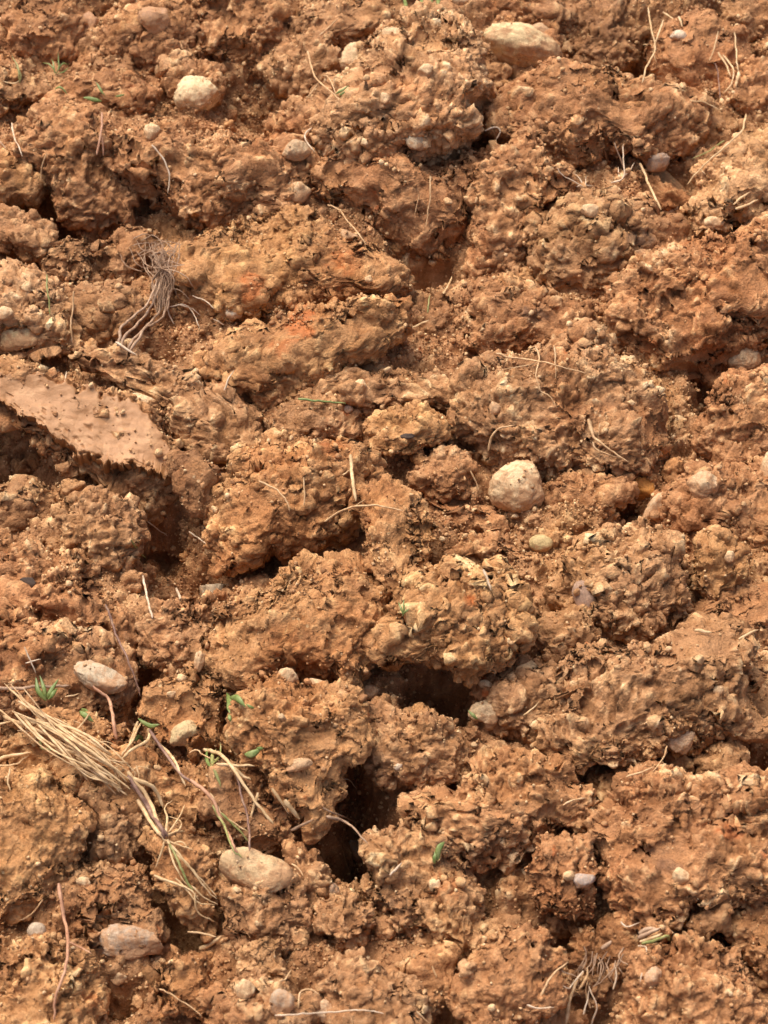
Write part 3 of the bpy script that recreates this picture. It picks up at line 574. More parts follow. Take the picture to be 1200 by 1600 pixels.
STONES = [
 (311,147,66,51,8,CREAM,'largest cream stone, smooth and blunt-cornered, near the top', dict(facet=.9, lump=.08, dust=-.03)),
 (811,762,80,70,12,PALE,'round cream stone dusted with soil in the middle of the field', dict(facet=.6, lump=.09, dust=.05)),
 (555,92,45,40,0,PALE,'lumpy pale stone above the dusty pale-topped clod', dict(facet=.4, lump=.14)),
 (237,206,21,29,-10,CREAM,'small upright pale pebble on the back of the long rounded clod', {}),
 (465,300,31,34,20,PALE,'pale angular stone at the end of the long rounded clod', dict(facet=.8)),
 (462,235,38,30,-15,GREY,'grey pebble sunk behind the end of the long rounded clod', {}),
 (141,36,26,34,0,MAUVE,'mauve-brown pebble near the topmost corner', {}),
 (240,30,44,40,0,MAUVE,'reddish-brown rounded lump at the top edge', dict(dust=.1)),
 (810,75,108,58,-14,(.74,.54,.29),'broad cream boulder with a yellow end at the top', dict(facet=.5, lump=.07, dep=.9, sink=.25, dust=.02)),
 (845,50,34,22,0,TAN,'tan stone behind the broad cream boulder', {}),
 (713,2,38,22,0,GREY,'grey pebble cut by the top edge beside green blades', {}),
 (1058,56,23,16,0,WHITE,'white quartz pebble on the smooth damp clod at the top', dict(dust=-.15)),
 (1161,562,42,36,10,GREY,'grey pebble lodged in a crack near the picture edge', dict(facet=.3)),
 (845,849,31,25,-5,OLV,'smooth yellow egg-shaped pebble below the round cream stone', dict(facet=.1, lump=.03, dust=-.1)),
 (763,1113,46,34,10,PALE,'lumpy pale stone just beneath the biggest black hole', dict(lump=.13)),
 (760,1071,21,16,0,PALE,'little cream pebble at the rim of the biggest black hole', dict(facet=.8)),
 (338,928,48,44,-10,(.50,.38,.25),'angular glossy grey-tan stone in the hollow beyond the large ochre clod', dict(facet=1.0, lump=.05, dust=-.10, sink=.05)),
 (158,1056,74,42,-22,(.54,.42,.28),'flat grey slab-like stone above the straw bundle', dict(facet=.9, lump=.06, sink=.2)),
 (400,1360,96,60,-14,(.66,.45,.24),'large tan half-buried stone at the foot of the dry stems', dict(facet=.9, lump=.10, dust=.0, sink=.30)),
 (57,1454,25,25,0,(.52,.40,.28),'small round grey-tan pebble on the clay near the bottom corner', dict(facet=.1, lump=.03, dust=-.2)),
 (208,1478,92,56,-8,(.50,.37,.26),'smooth damp stone glazed with grey clay at the bottom', dict(facet=.9, lump=.10, dep=.6, sink=.72, dust=.06)),
 (1026,254,36,29,0,(.40,.28,.20),'brown-grey rounded stone behind the tilted slab', {}),
 (1036,285,88,26,-42,(.40,.25,.12),'long tilted slab of stone with a straw leaning across it', dict(facet=1.0, lump=.04, dep=.9, square=.3, dust=.02)),
 (1098,757,44,38,-20,(.66,.46,.27),'pale knobbly lump of dry clay in front of the rough clod', dict(lump=.16, dust=.05)),
 (1030,790,26,52,-45,(.66,.47,.28),'pale elongated stone leaning beside an orange crumb', dict(facet=.7)),
 (1000,762,40,34,0,(.56,.24,.05),'orange rust-coloured crumb of clay', dict(lump=.16, dust=-.3, sink=.2)),
 (268,1084,14,11,0,PALE,'tiny oval pebble on the smooth yellow clod', {}),
 (290,1148,44,30,30,(.62,.46,.24),'pale yellow stone low on the smooth yellow clod', dict(facet=.7)),
 (310,1034,18,32,-15,PALE,'slim pale stone at the back edge of the smooth yellow clod', dict(facet=.7)),
 (544,372,27,23,-20,TAN,'tan pebble beside the thin root on the smooth-faced clod', {}),
 (561,604,22,20,0,PALE,'pale chip on the low clod to the side of the green blade', {}),
 (363,491,22,20,0,(.50,.42,.32),'round grey pebble set in the slope below the sunlit ochre clod', {}),
 (227,626,38,22,-20,PALE,'pale oblong stone on the ridge behind the smeared face', dict(lump=.12)),
 (28,524,60,50,0,(.68,.50,.26),'half-buried yellow-cream stone in the pale clod at the picture edge', dict(dep=.5, sink=.4, dust=.04, lump=.1)),
 (8,490,22,20,0,PALE,'small cream stone at the picture edge above the half-buried one', {}),
 (343,742,26,16,0,WHITE,'white angular chip on the wet slab', dict(facet=.9)),
 (1064,1160,44,38,0,(.74,.50,.30),'pale dry nub with a root thread below the broadest clod', dict(lump=.18, dust=0)),
 (1123,1078,14,16,0,PALE,'cream pebble on the flank of the broadest clod', {}),
 (622,1198,14,9,0,WHITE,'white chip on the clod between hole and cleft', dict(dust=-.2)),
 (679,1384,15,19,0,CREAM,'little square pebble like a cube', dict(square=.35, dust=.0)),
 (820,1363,13,13,0,CREAM,'tiny round cream pebble at the edge of the round clod', dict(dust=-.2)),
 (912,1376,34,24,10,(.52,.40,.32),'glinting white-rimmed chip low on the round clod', {}),
 (1062,1369,28,24,0,PALE,'pale crumbly pebble on the wide reddish clod', dict(lump=.12)),
 (466,1194,40,18,15,TAN,'tan sliver of stone low on the large rounded clod', {}),
 (575,1083,28,26,0,(.66,.46,.27),'pale knob at the top of the black cleft', dict(lump=.14)),
 (450,1056,28,24,0,PALE,'cream pebble in the joint between the two large clods in the middle', dict(facet=.7)),
 (494,1066,22,14,0,PALE,'small flat cream pebble beside another in the joint between clods', {}),
 (441,1567,32,38,0,(.52,.38,.26),'grey-brown upright pebble on the bottom edge', {}),
 (506,1582,30,34,0,(.60,.44,.28),'round tan pebble on the bottom edge', {}),
 (185,1528,22,17,0,GREY,'small grey pebble in the gap below the glazed stone', {}),
 (1020,1525,24,32,-10,(.62,.42,.27),'pale pebble standing on the crest of the bottom corner clod', {}),
 (130,1380,22,18,0,PALE,'pale pebble beside the long pinkish root', {}),
 (384,1548,26,34,20,PALE,'pale pebble below the small pale clod', dict(lump=.12)),
 (601,156,18,18,0,PALE,'pale pebble stuck in the left flank of the dusty clod', {}),
 (650,222,34,26,-40,(.62,.47,.30),'oval tan pebble pressed into the lower part of the dusty clod', {}),
 (570,224,14,14,0,CREAM,'small cream pebble beneath the dusty clod', {}),
 (667,112,24,20,0,PALE,'flat cream pebble on the shoulder of the dusty clod', dict(facet=.8)),
 (615,52,40,16,-5,PALE,'pale flat stone on top of the dusty clod', dict(facet=.8)),
 (1047,330,26,22,0,(.50,.36,.25),'brown stone under the leaning straw', {}),
 (922,330,26,20,0,PALE,'pale pebble in front of the white rootlets', dict(lump=.14)),
 (915,930,34,46,15,(.44,.28,.19),'smooth mauve lump in the side of a crumbly clod', dict(dep=.4, sink=.4, facet=.2, lump=.03, dust=-.2)),
 (1205,730,30,46,0,PALE,'cream stone cut by the picture edge', {}),
 (1140,870,16,18,0,PALE,'pale pebble behind the pear-shaped clod', {}),
 (545,640,14,11,0,WHITE,'white grain on the low clod beneath the green blade', {}),
 (772,640,16,22,0,TAN,'tan pebble on the bare flank beside the curled root', {}),
 (1115,350,30,20,0,PALE,'cream pebble at the edge of the pale yellow clod', {}),
 (268,1490,18,16,0,PALE,'pale pebble on top of the rounded bottom clod', {}),
 (556,1325,26,36,30,(.45,.32,.22),'dim stone down in the deep cleft', {}),
 (520,1392,22,26,0,(.40,.30,.22),'dim grey stone below the deep cleft', {}),
 (440,1120,14,12,0,PALE,'pale grain on the crown of the large rounded clod', {}),
]
for s in STONES: stone(*s[:7], **s[7])
# grey-mauve wet crumb with a black leaf
print('stones', round(time.time() - T0, 1))

# ---------------------------------------------------------------- loose crumbs
SURF[0] = (SURF[0][0], SURF[0][1], SURF[0][2] * 3.0)      # more rubble gathers between the clods
SV = np.concatenate([s[0] for s in SURF]); SN = np.concatenate([s[1] for s in SURF]); SA = np.concatenate([s[2] for s in SURF])
PXr = ((SV - CAM) @ AX) / (-(SV - CAM) @ AN) / TV * 800 + 600
PYr = 800 - ((SV - CAM) @ AU) / (-(SV - CAM) @ AN) / TV * 800
upw = np.clip(.6 * SN[:, 2] + .45, .12, 1)
inv = (PXr > -90) & (PXr < 1290) & (PYr > -90) & (PYr < 1690)
dust_field = sstep(vnoise(SV, .05, 31.) + .6 * vnoise(SV, .017, 33.), -.5, .7)
Wt = SA * upw * (.35 + dust_field) * inv
Wt /= Wt.sum(); CUM = np.cumsum(Wt)
def pick(n): return np.minimum(np.searchsorted(CUM, rng.random(n)), len(CUM) - 1)
def rand_rot(n):
    q = rng.normal(size=(n, 4)); q /= np.linalg.norm(q, axis=1, keepdims=True); w, x, y, z = q.T
    return np.stack([1 - 2 * (y * y + z * z), 2 * (x * y - z * w), 2 * (x * z + y * w), 2 * (x * y + z * w), 1 - 2 * (x * x + z * z), 2 * (y * z - x * w),
                     2 * (x * z - y * w), 2 * (y * z + x * w), 1 - 2 * (x * x + y * y)], 1).reshape(n, 3, 3)
def icosa(sub):
    import bmesh
    if sub == 0:
        return np.array([[1, 0, 0], [-1, 0, 0], [0, 1, 0], [0, -1, 0], [0, 0, 1], [0, 0, -1.]]), np.array([[0, 2, 4], [2, 1, 4], [1, 3, 4], [3, 0, 4], [2, 0, 5], [1, 2, 5], [3, 1, 5], [0, 3, 5]])
    b = bmesh.new(); bmesh.ops.create_icosphere(b, subdivisions=sub, radius=1); b.verts.ensure_lookup_table()
    V = np.array([v.co[:] for v in b.verts]); F = np.array([[v.index for v in f.verts] for f in b.faces]); b.free(); return V, F
def scatter(n, sub, lo, hi, power, jit):
    U, F = icosa(sub); idx = pick(n); m = len(U)
    s = lo * (1 - rng.random(n) * (1 - (lo / hi) ** power)) ** (-1 / power)
    dims = rng.uniform(.6, 1.1, (n, 1, 3)) * s[:, None, None]
    P = U[None] * (1 + rng.normal(0, jit, (n, m, 1))) * dims
    P = np.einsum('nij,nmj->nmi', rand_rot(n), P)
    P += (SV[idx] + SN[idx] * (s * rng.uniform(.25, .85, n))[:, None])[:, None]
    tone = np.clip(rng.normal(.18, .42, n), -.9, 1.0); tone = np.where(rng.random(n) < .20, rng.uniform(.75, 1.0, n), tone)
    Fs = (F[None] + (np.arange(n) * m)[:, None, None]).reshape(-1, 3)
    return P.reshape(-1, 3), Fs, np.repeat(tone, m)
t8 = scatter(98000, 0, .0007, .0020, 1.3, .20); a = scatter(22000, 1, .0010, .0034, 1.5, .17); b = scatter(1500, 2, .0028, .0050, 2.2, .13)
V = np.concatenate([a[0], b[0], t8[0]]); F = np.concatenate([a[1], b[1] + len(a[0]), t8[1] + len(a[0]) + len(b[0])]); tn = np.concatenate([a[2], b[2], t8[2]])
crumbs = link('soil_crumbs', np_mesh('soil_crumbs', V, F, smooth=False, attrs={'tone': tn}, mat=SOIL)); crumbs['kind'] = 'stuff'
tag(crumbs, 'fine loose crumbs and grit strewn over all the clods', 'soil crumbs')

# countable crumbs: twelve shapes shared by 290 lumps
shapes = []
for i in range(12):
    U, F = CS[20] if i < 5 else CS[7]
    if True:
        U, F = cube_sphere(13) if i == 0 else (U0, F0); U0, F0 = U, F
    W = U * .010 * np.array([rng.uniform(.85, 1.2), rng.uniform(.8, 1.1), rng.uniform(.7, .95)]) + i * .5
    P = W - i * .5
    d = vnoise(W, .011, i * 3.) * .0034 + vnoise(W, .0048, i * 3. + 1) * .0022 + vnoise(W, .0022, i * 3. + 2) * .0008
    f, ii = worley(W + .0012 * vnoise(W, .003, 2.)[:, None], .0062, i * 1.7)
    d += (np.sqrt(np.clip(1 - (f / .9) ** 2, 0, 1)) * (.4 + ii) + (ii - .5)) * .0028; tone = (ii - .5) * .8
    P = P + U * d[:, None]
    shapes.append(np_mesh('soil_crumb', P, F, attrs={'tone': tone + rng.uniform(-.1, .15)}, mat=SOIL))
WG = Wt.copy(); WG[:len(SURF[0][0])] *= 3.0; WG /= WG.sum(); CUM = np.cumsum(WG); idx = pick(290); sz = .42 * (1 - rng.random(290) * (1 - (.42 / 1.25) ** 1.7)) ** (-1 / 1.7)
for j, (q, s) in enumerate(zip(idx, sz)):
    o = bpy.data.objects.new('soil_crumb', shapes[j % 12]); COL.objects.link(o)
    p = SV[q] + SN[q] * .010 * s * .35
    o.location = [float(x) for x in p]; o.scale = (s, s, s); o.rotation_euler = [float(x) for x in rng.uniform(0, 6.28, 3)]
    c = np.array(TINT[rng.choice(list('oorrypyyog'))]) * rng.uniform(.92, 1.1); o.color = (*[float(x) for x in c], 1)
    tag(o, 'thumbnail-sized knobbly crumb of brown soil lying loose on the clods', 'crumb', 'loose knobbly crumbs of soil')
print('crumbs', len(V), round(time.time() - T0, 1))

# ---------------------------------------------------------------- roots, straw, grass
bpy.context.view_layer.update(); dg = bpy.context.evaluated_depsgraph_get()
def spline(pts, n):
    P = np.array(pts, float)
    if len(P) == 2: return P[0] + (P[1] - P[0]) * np.linspace(0, 1, n)[:, None]
    Q = np.vstack([2 * P[0] - P[1], P, 2 * P[-1] - P[-2]]); out = []; seg = len(P) - 1
    for t in np.linspace(0, seg - 1e-6, n):
        i = int(t); f = t - i; a, b, c, d = Q[i], Q[i + 1], Q[i + 2], Q[i + 3]
        out.append(.5 * ((2 * b) + (c - a) * f + (2 * a - 5 * b + 4 * c - d) * f * f + (-a + 3 * b - 3 * c + d) * f ** 3))
    return np.array(out)
def drape(pts, rad, lift=.0015, arch=0.0, wob=1.2, stiff=5):
    L = sum(math.dist(pts[i], pts[i + 1]) for i in range(len(pts) - 1)); n = int(np.clip(L / 5, 6, 46))
    S = spline(pts, n); w = np.cumsum(rng.normal(0, wob, (n, 2)), 0) * .5; w -= np.linspace(0, 1, n)[:, None] * w[-1]; S = S + w
    t = []
    for x, y in S:
        d = ray(x, y); p, _ = hit(x, y); t.append(float(np.linalg.norm(p - CAM) / np.linalg.norm(d)))
    t = np.array(t)
    for _ in range(2):
        k = max(1, min(stiff, n // 4)); tp = np.pad(t, k, mode='edge')
        t = np.min([tp[i:i + n] for i in range(2 * k + 1)], axis=0) if _ == 0 else t
    for _ in range(stiff * 2): tp = np.pad(t, 1, mode='edge'); t = (tp[:-2] + 2 * tp[1:-1] + tp[2:]) / 4
    t = t - (lift + rad + arch * np.sin(np.linspace(0, np.pi, n))) / 1.0
    return CAM + ray(S[:, 0], S[:, 1]) * t[:, None]
def tube(P, r0, r1, sides=6, flatn=1.0, knots=0):
    n = len(P); T = np.gradient(P, axis=0); T /= np.linalg.norm(T, axis=1, keepdims=True) + 1e-12
    A = np.cross(T, AN); A /= np.linalg.norm(A, axis=1, keepdims=True) + 1e-12; B = np.cross(T, A)
    s = np.linspace(0, 1, n); r = r0 + (r1 - r0) * s
    if flatn < .35: r = np.maximum(r0 * np.sin(np.pi * (.12 + .86 * s)), r0 * .15)      # a leaf: broad in the middle
    r = r * (1 + rng.normal(0, .10 if knots else .04, n)); r[0] *= .6; r[-1] *= .3
    th = np.linspace(0, 2 * np.pi, sides, endpoint=False)
    V = P[:, None] + (np.cos(th)[None, :, None] * A[:, None] + flatn * np.sin(th)[None, :, None] * B[:, None]) * r[:, None, None]
    i = np.arange(n * sides).reshape(n, sides); j = np.roll(i, -1, 1)
    F = np.stack([i[:-1].ravel(), j[:-1].ravel(), j[1:].ravel(), i[1:].ravel()], 1)
    return V.reshape(-1, 3), F
def join(parts):
    V = []; F = []; o = 0
    for v, f in parts: V.append(v); F.append(f + o); o += len(v)
    return np.concatenate(V), np.concatenate(F)
K = .00056    # metres per photograph pixel near the middle
def strand(pts, w0, w1, **kw):
    fl = kw.pop('flatn', 1.0); kn = kw.pop('knots', 0)
    return tube(drape(pts, w0 * K / 2, **kw), w0 * K / 2, w1 * K / 2, flatn=fl, knots=kn)
def single(name, strands, mat, label, cat, group=None):
    """one loose root or stalk (with its forks) as one mesh"""
    V, F = join(strands); c = V.mean(0)
    o = link(name, np_mesh(name, V - c, F, mat=mat), c); return tag(o, label, cat, group)
def plant(name, label, cat, parts, group=None):
    allv = np.concatenate([p[1][0] for p in parts]); c = allv.mean(0)
    r = bpy.data.objects.new(name, None); COL.objects.link(r); r.location = [float(x) for x in c]; tag(r, label, cat, group)
    for pn, (V, F), mat in parts: link(pn, np_mesh(pn, V - c, F, mat=mat), (0, 0, 0), r)
    return r
def jit(pts, a): return [(x + rng.normal(0, a), y + rng.normal(0, a)) for x, y in pts]

def sub(q):
    S = spline(q, 21); a = int(rng.integers(0, 6)); b = int(rng.integers(14, 21)); S = S[a:b + 1] + rng.normal(0, 6, 2); c = S[len(S) // 2] + rng.normal(0, 2.5, 2)
    return [tuple(S[0]), tuple(c), tuple(S[-1] + rng.normal(0, 5, 2))]
# straw bundle: an uprooted dead grass plant
P = []
main = [[(4,1080),(60,1120),(130,1165),(190,1205),(210,1250)], [(12,1072),(40,1110),(110,1150),(165,1190),(205,1215)], [(0,1098),(50,1142),(110,1150),(150,1180),(200,1212)],
        [(18,1070),(70,1125),(125,1180),(180,1200),(238,1225)], [(5,1100),(40,1125),(90,1170),(140,1190),(195,1240)], [(75,1140),(100,1180),(150,1200),(200,1250)],
        [(70,1130),(110,1160),(150,1170),(185,1195),(200,1215)], [(60,1118),(100,1165),(130,1195),(170,1215),(198,1225)], [(30,1090),(85,1130),(135,1158),(178,1190),(210,1225)],
        [(10,1110),(60,1130),(95,1152),(130,1190),(190,1235)], [(95,1175),(140,1195),(175,1225),(200,1250)]]
for i in range(3):
    for q in main: P.append(('stalk', strand(jit(sub(q), 2), rng.choice([1.4, 2.2, 3.2, 5.5]), rng.uniform(1.4, 3), flatn=.4, lift=.002 + .007 * rng.random(), arch=.004, stiff=8, wob=.45), [STRAW, STRAW, STRAWD][int(rng.integers(3))]))
for q in ([(200,1212),(225,1250),(245,1280),(262,1308)], [(205,1225),(235,1262),(250,1290),(258,1310)]): P.append(('stem', strand(q, 6, 5, lift=.004, arch=.003), PURPLE))
for q in ([(198,1205),(225,1245),(250,1300)], [(205,1215),(240,1230),(255,1262)], [(215,1250),(240,1290),(256,1308)], [(225,1255),(245,1285),(250,1305)]): P.append(('stalk', strand(q, 7, 5, flatn=.6, lift=.004), STRAW))
for i in range(22):      # frayed ends and hairs
    x0 = rng.uniform(20, 215); y0 = 1085 + (x0 - 10) * .62 + rng.normal(0, 10); a_ = rng.uniform(-.6, 1.6); L = rng.uniform(18, 45)
    P.append(('stalk', strand([(x0, y0), (x0 + L * .5 * math.cos(a_), y0 + L * .5 * math.sin(a_)), (x0 + L * math.cos(a_ + .4), y0 + L * math.sin(a_ + .4))], 1.8, 1.0, lift=.003, wob=.9), [STRAW, STRAWD][i % 2]))
roots = [[(258,1305),(262,1280),(258,1262),(268,1250)], [(258,1305),(275,1285),(285,1265),(288,1258)], [(258,1305),(280,1298),(282,1285),(262,1275)], [(258,1308),(275,1300),(290,1300)],
         [(258,1312),(285,1322),(302,1328)], [(258,1315),(250,1335),(245,1355)], [(262,1315),(290,1350),(320,1385),(339,1405)], [(265,1318),(285,1340),(310,1370),(338,1403)],
         [(262,1312),(272,1345),(285,1370),(300,1390)], [(240,1368),(270,1380),(295,1388),(310,1405)], [(275,1372),(295,1390),(310,1410),(335,1415)], [(305,1395),(308,1420),(322,1435),(336,1441)],
         [(300,1385),(320,1400),(340,1415)], [(250,1300),(262,1318),(280,1315),(292,1325)]]
for q in roots: P.append(('root', strand(jit(q, 1), rng.uniform(3, 5), 1.3, lift=.003, knots=1), STRAW))
P.append(('stem', strand([(266,1318),(278,1345),(290,1372),(302,1392)], 4, 3, lift=.004), OLIVE))
plant('dead_grass_plant', 'uprooted bundle of pale straw stalks ending in curly roots', 'dead grass', P)

# second dry plant with forked stems
P = [('stem', strand([(232,1140),(262,1180),(285,1210),(300,1222)], 5, 4, lift=.004), PURPLE), ('stem', strand([(298,1218),(330,1245),(345,1280),(360,1310),(372,1335)], 6, 3, lift=.004), PINKR),
     ('stalk', strand([(222,1130),(205,1160),(190,1180)], 4, 3, lift=.004, flatn=.5), STRAW), ('stalk', strand([(215,1128),(208,1145),(202,1165)], 6, 3, lift=.005, flatn=.5), STRAW),
     ('stalk', strand([(232,1138),(230,1155),(205,1172),(190,1185)], 6, 3, lift=.005, flatn=.5), STRAW), ('stalk', strand([(245,1155),(270,1185),(290,1228)], 6, 3, lift=.004, flatn=.5), STRAW),
     ('stalk', strand([(328,1240),(350,1275),(388,1300)], 4, 2, lift=.004), STRAW), ('stalk', strand([(332,1258),(350,1290),(365,1330),(378,1340)], 4, 2, lift=.004), OLIVE),
     ('stalk', strand([(345,1270),(370,1295),(388,1315)], 4, 2, lift=.004), OLIVE), ('leaf', strand([(215,1122),(235,1135),(250,1132)], 7, 2, lift=.006, flatn=.25), GREEN),
     ('leaf', strand([(208,1160),(218,1150),(224,1162)], 7, 2, lift=.004, flatn=.25), GREEN)]
plant('dry_grass_plant', 'long forked dry stem with small green leaves running to the large tan stone', 'dry grass', P)

P = [('stalk', strand([(318,1170),(345,1178),(365,1200),(395,1245),(427,1287)], 6, 4, lift=.006, stiff=9), STRAW), ('stalk', strand([(338,1194),(370,1196),(398,1197)], 5, 3, lift=.006), STRAW),
     ('stalk', strand([(360,1192),(380,1212),(392,1218)], 6, 3, lift=.006), STRAW), ('stem', strand([(365,1200),(380,1250),(388,1290),(390,1330)], 3.5, 3, lift=.004), PURPLE),
     ('root', strand([(296,1176),(310,1172),(318,1180),(345,1190)], 2.5, 2, lift=.004), ROOT),
     ('blade', strand([(330,1200),(322,1185),(325,1168)], 6, 1.5, lift=.006, flatn=.3), GREEN), ('blade', strand([(332,1200),(332,1182),(338,1170)], 6, 1.5, lift=.007, flatn=.3), OLIVE),
     ('blade', strand([(334,1200),(340,1215),(345,1230)], 5, 1.5, lift=.006, flatn=.3), OLIVE), ('blade', strand([(330,1198),(343,1180),(344,1160)], 4, 1, lift=.006, flatn=.3), OLIVE)]
plant('broken_straw', 'bent broken straw with a green shoot at its joint above the round clod', 'straw', P)

# tuft of grey fibrous roots
P = []
for q in ([(182,540),(190,515),(215,490),(235,470),(245,440)], [(190,545),(198,520),(225,500),(242,475),(250,440)], [(197,548),(210,528),(235,505),(250,485),(255,450)],
          [(203,550),(222,520),(245,505),(258,480),(258,450)]): P.append(('thick_root', strand(q, 5.2, 3.6, lift=.005, knots=1, stiff=8, wob=1.8), GREYR))
P.append(('thick_root', strand([(180,533),(195,545),(214,555)], 5, 3, lift=.008, knots=1), WHITER))
for i in range(34):
    x0 = rng.uniform(240, 262); tx = rng.uniform(225, 285)
    P.append(('fine_root', strand([(x0, rng.uniform(470, 490)), (x0 + rng.normal(0, 6), 440), ((x0 + tx) / 2 + rng.normal(0, 6), 415), (tx, rng.uniform(372, 400))], rng.uniform(1.8, 3.2), 1.0, lift=.003 + rng.random() * .008, wob=2.0), GREYR))
for i in range(20):
    a_ = rng.uniform(-3.0, .5); L = rng.uniform(28, 60); x0, y0 = 248 + rng.normal(0, 8), 425 + rng.normal(0, 22)
    P.append(('fine_root', strand([(x0, y0), (x0 + L * .5 * math.cos(a_), y0 + L * .5 * math.sin(a_)), (x0 + L * math.cos(a_ + .5), y0 + L * math.sin(a_ + .5) * .8)], 2.4, 1.1, lift=.004, arch=.003, wob=1.8), GREYR))
for i in range(12):
    x0, y0 = rng.uniform(195, 245), rng.uniform(372, 402)
    P.append(('fine_root', strand([(x0, y0), (x0 + 20, y0 - 6), (x0 + rng.uniform(30, 48), y0 + rng.uniform(-4, 18))], 2.0, 1.1, lift=.003, wob=1.8), GREYR))
for q in ([(265,478),(290,476),(305,492),(312,512)], [(262,485),(268,500),(272,506)], [(300,462),(322,472),(334,482)], [(278,476),(300,482),(313,493)], [(333,498),(350,508)]):
    P.append(('fine_root', strand(q, 2.6, 1.6, lift=.003), WHITER))
plant('root_tuft', 'tuft of grey fibrous roots sticking out between clods', 'roots', P)

# muddy root clump near the bottom corner
P = []
for q, w in (([(884,1600),(890,1560),(900,1530),(912,1518)], 8), ([(912,1518),(895,1540),(888,1545),(880,1540)], 4), ([(905,1545),(915,1530),(918,1510)], 6), ([(922,1575),(914,1550),(918,1532)], 5),
             ([(925,1600),(932,1575),(922,1550),(920,1540)], 4), ([(912,1585),(918,1560),(922,1540)], 4), ([(958,1545),(962,1525),(960,1508)], 4.5), ([(845,1555),(860,1525),(888,1503)], 5),
             ([(825,1570),(840,1575),(866,1574)], 4), ([(970,1440),(980,1448),(1000,1441)], 4), ([(998,1478),(1008,1480),(1010,1488)], 4), ([(872,1515),(890,1522),(905,1528)], 3), ([(1003,1520),(1000,1535)], 3)):
    P.append(('root', strand(q, w * .75, w * .35, lift=.006, knots=1), WHITER if w < 5 else ROOT))
for i in range(16):
    x0, y0 = rng.uniform(905, 975), rng.uniform(1478, 1510)
    P.append(('root', strand([(x0, y0), (x0 - 5 + rng.normal(0, 5), y0 + 18), (x0 - 10 + rng.normal(0, 8), y0 + rng.uniform(28, 46))], 2.6, 1.0, lift=.004, knots=1, wob=1.9), GREYR))
for q, m_ in (([(998,1465),(1015,1456),(1032,1450)], GREYR), ([(1000,1472),(1020,1465),(1035,1458)], STRAW), ([(1002,1474),(1025,1468),(1042,1462),(1046,1470)], OLIVE), ([(998,1460),(1012,1452),(1030,1455)], GREYR), ([(940,1482),(950,1475),(956,1470)], GREYR)):
    P.append(('stalk', strand(q, 8 if m_ is GREYR else 5, 4, lift=.008), m_))
plant('muddy_root_clump', 'mud-caked clump of roots with a short greenish stalk end near the bottom', 'roots', P)

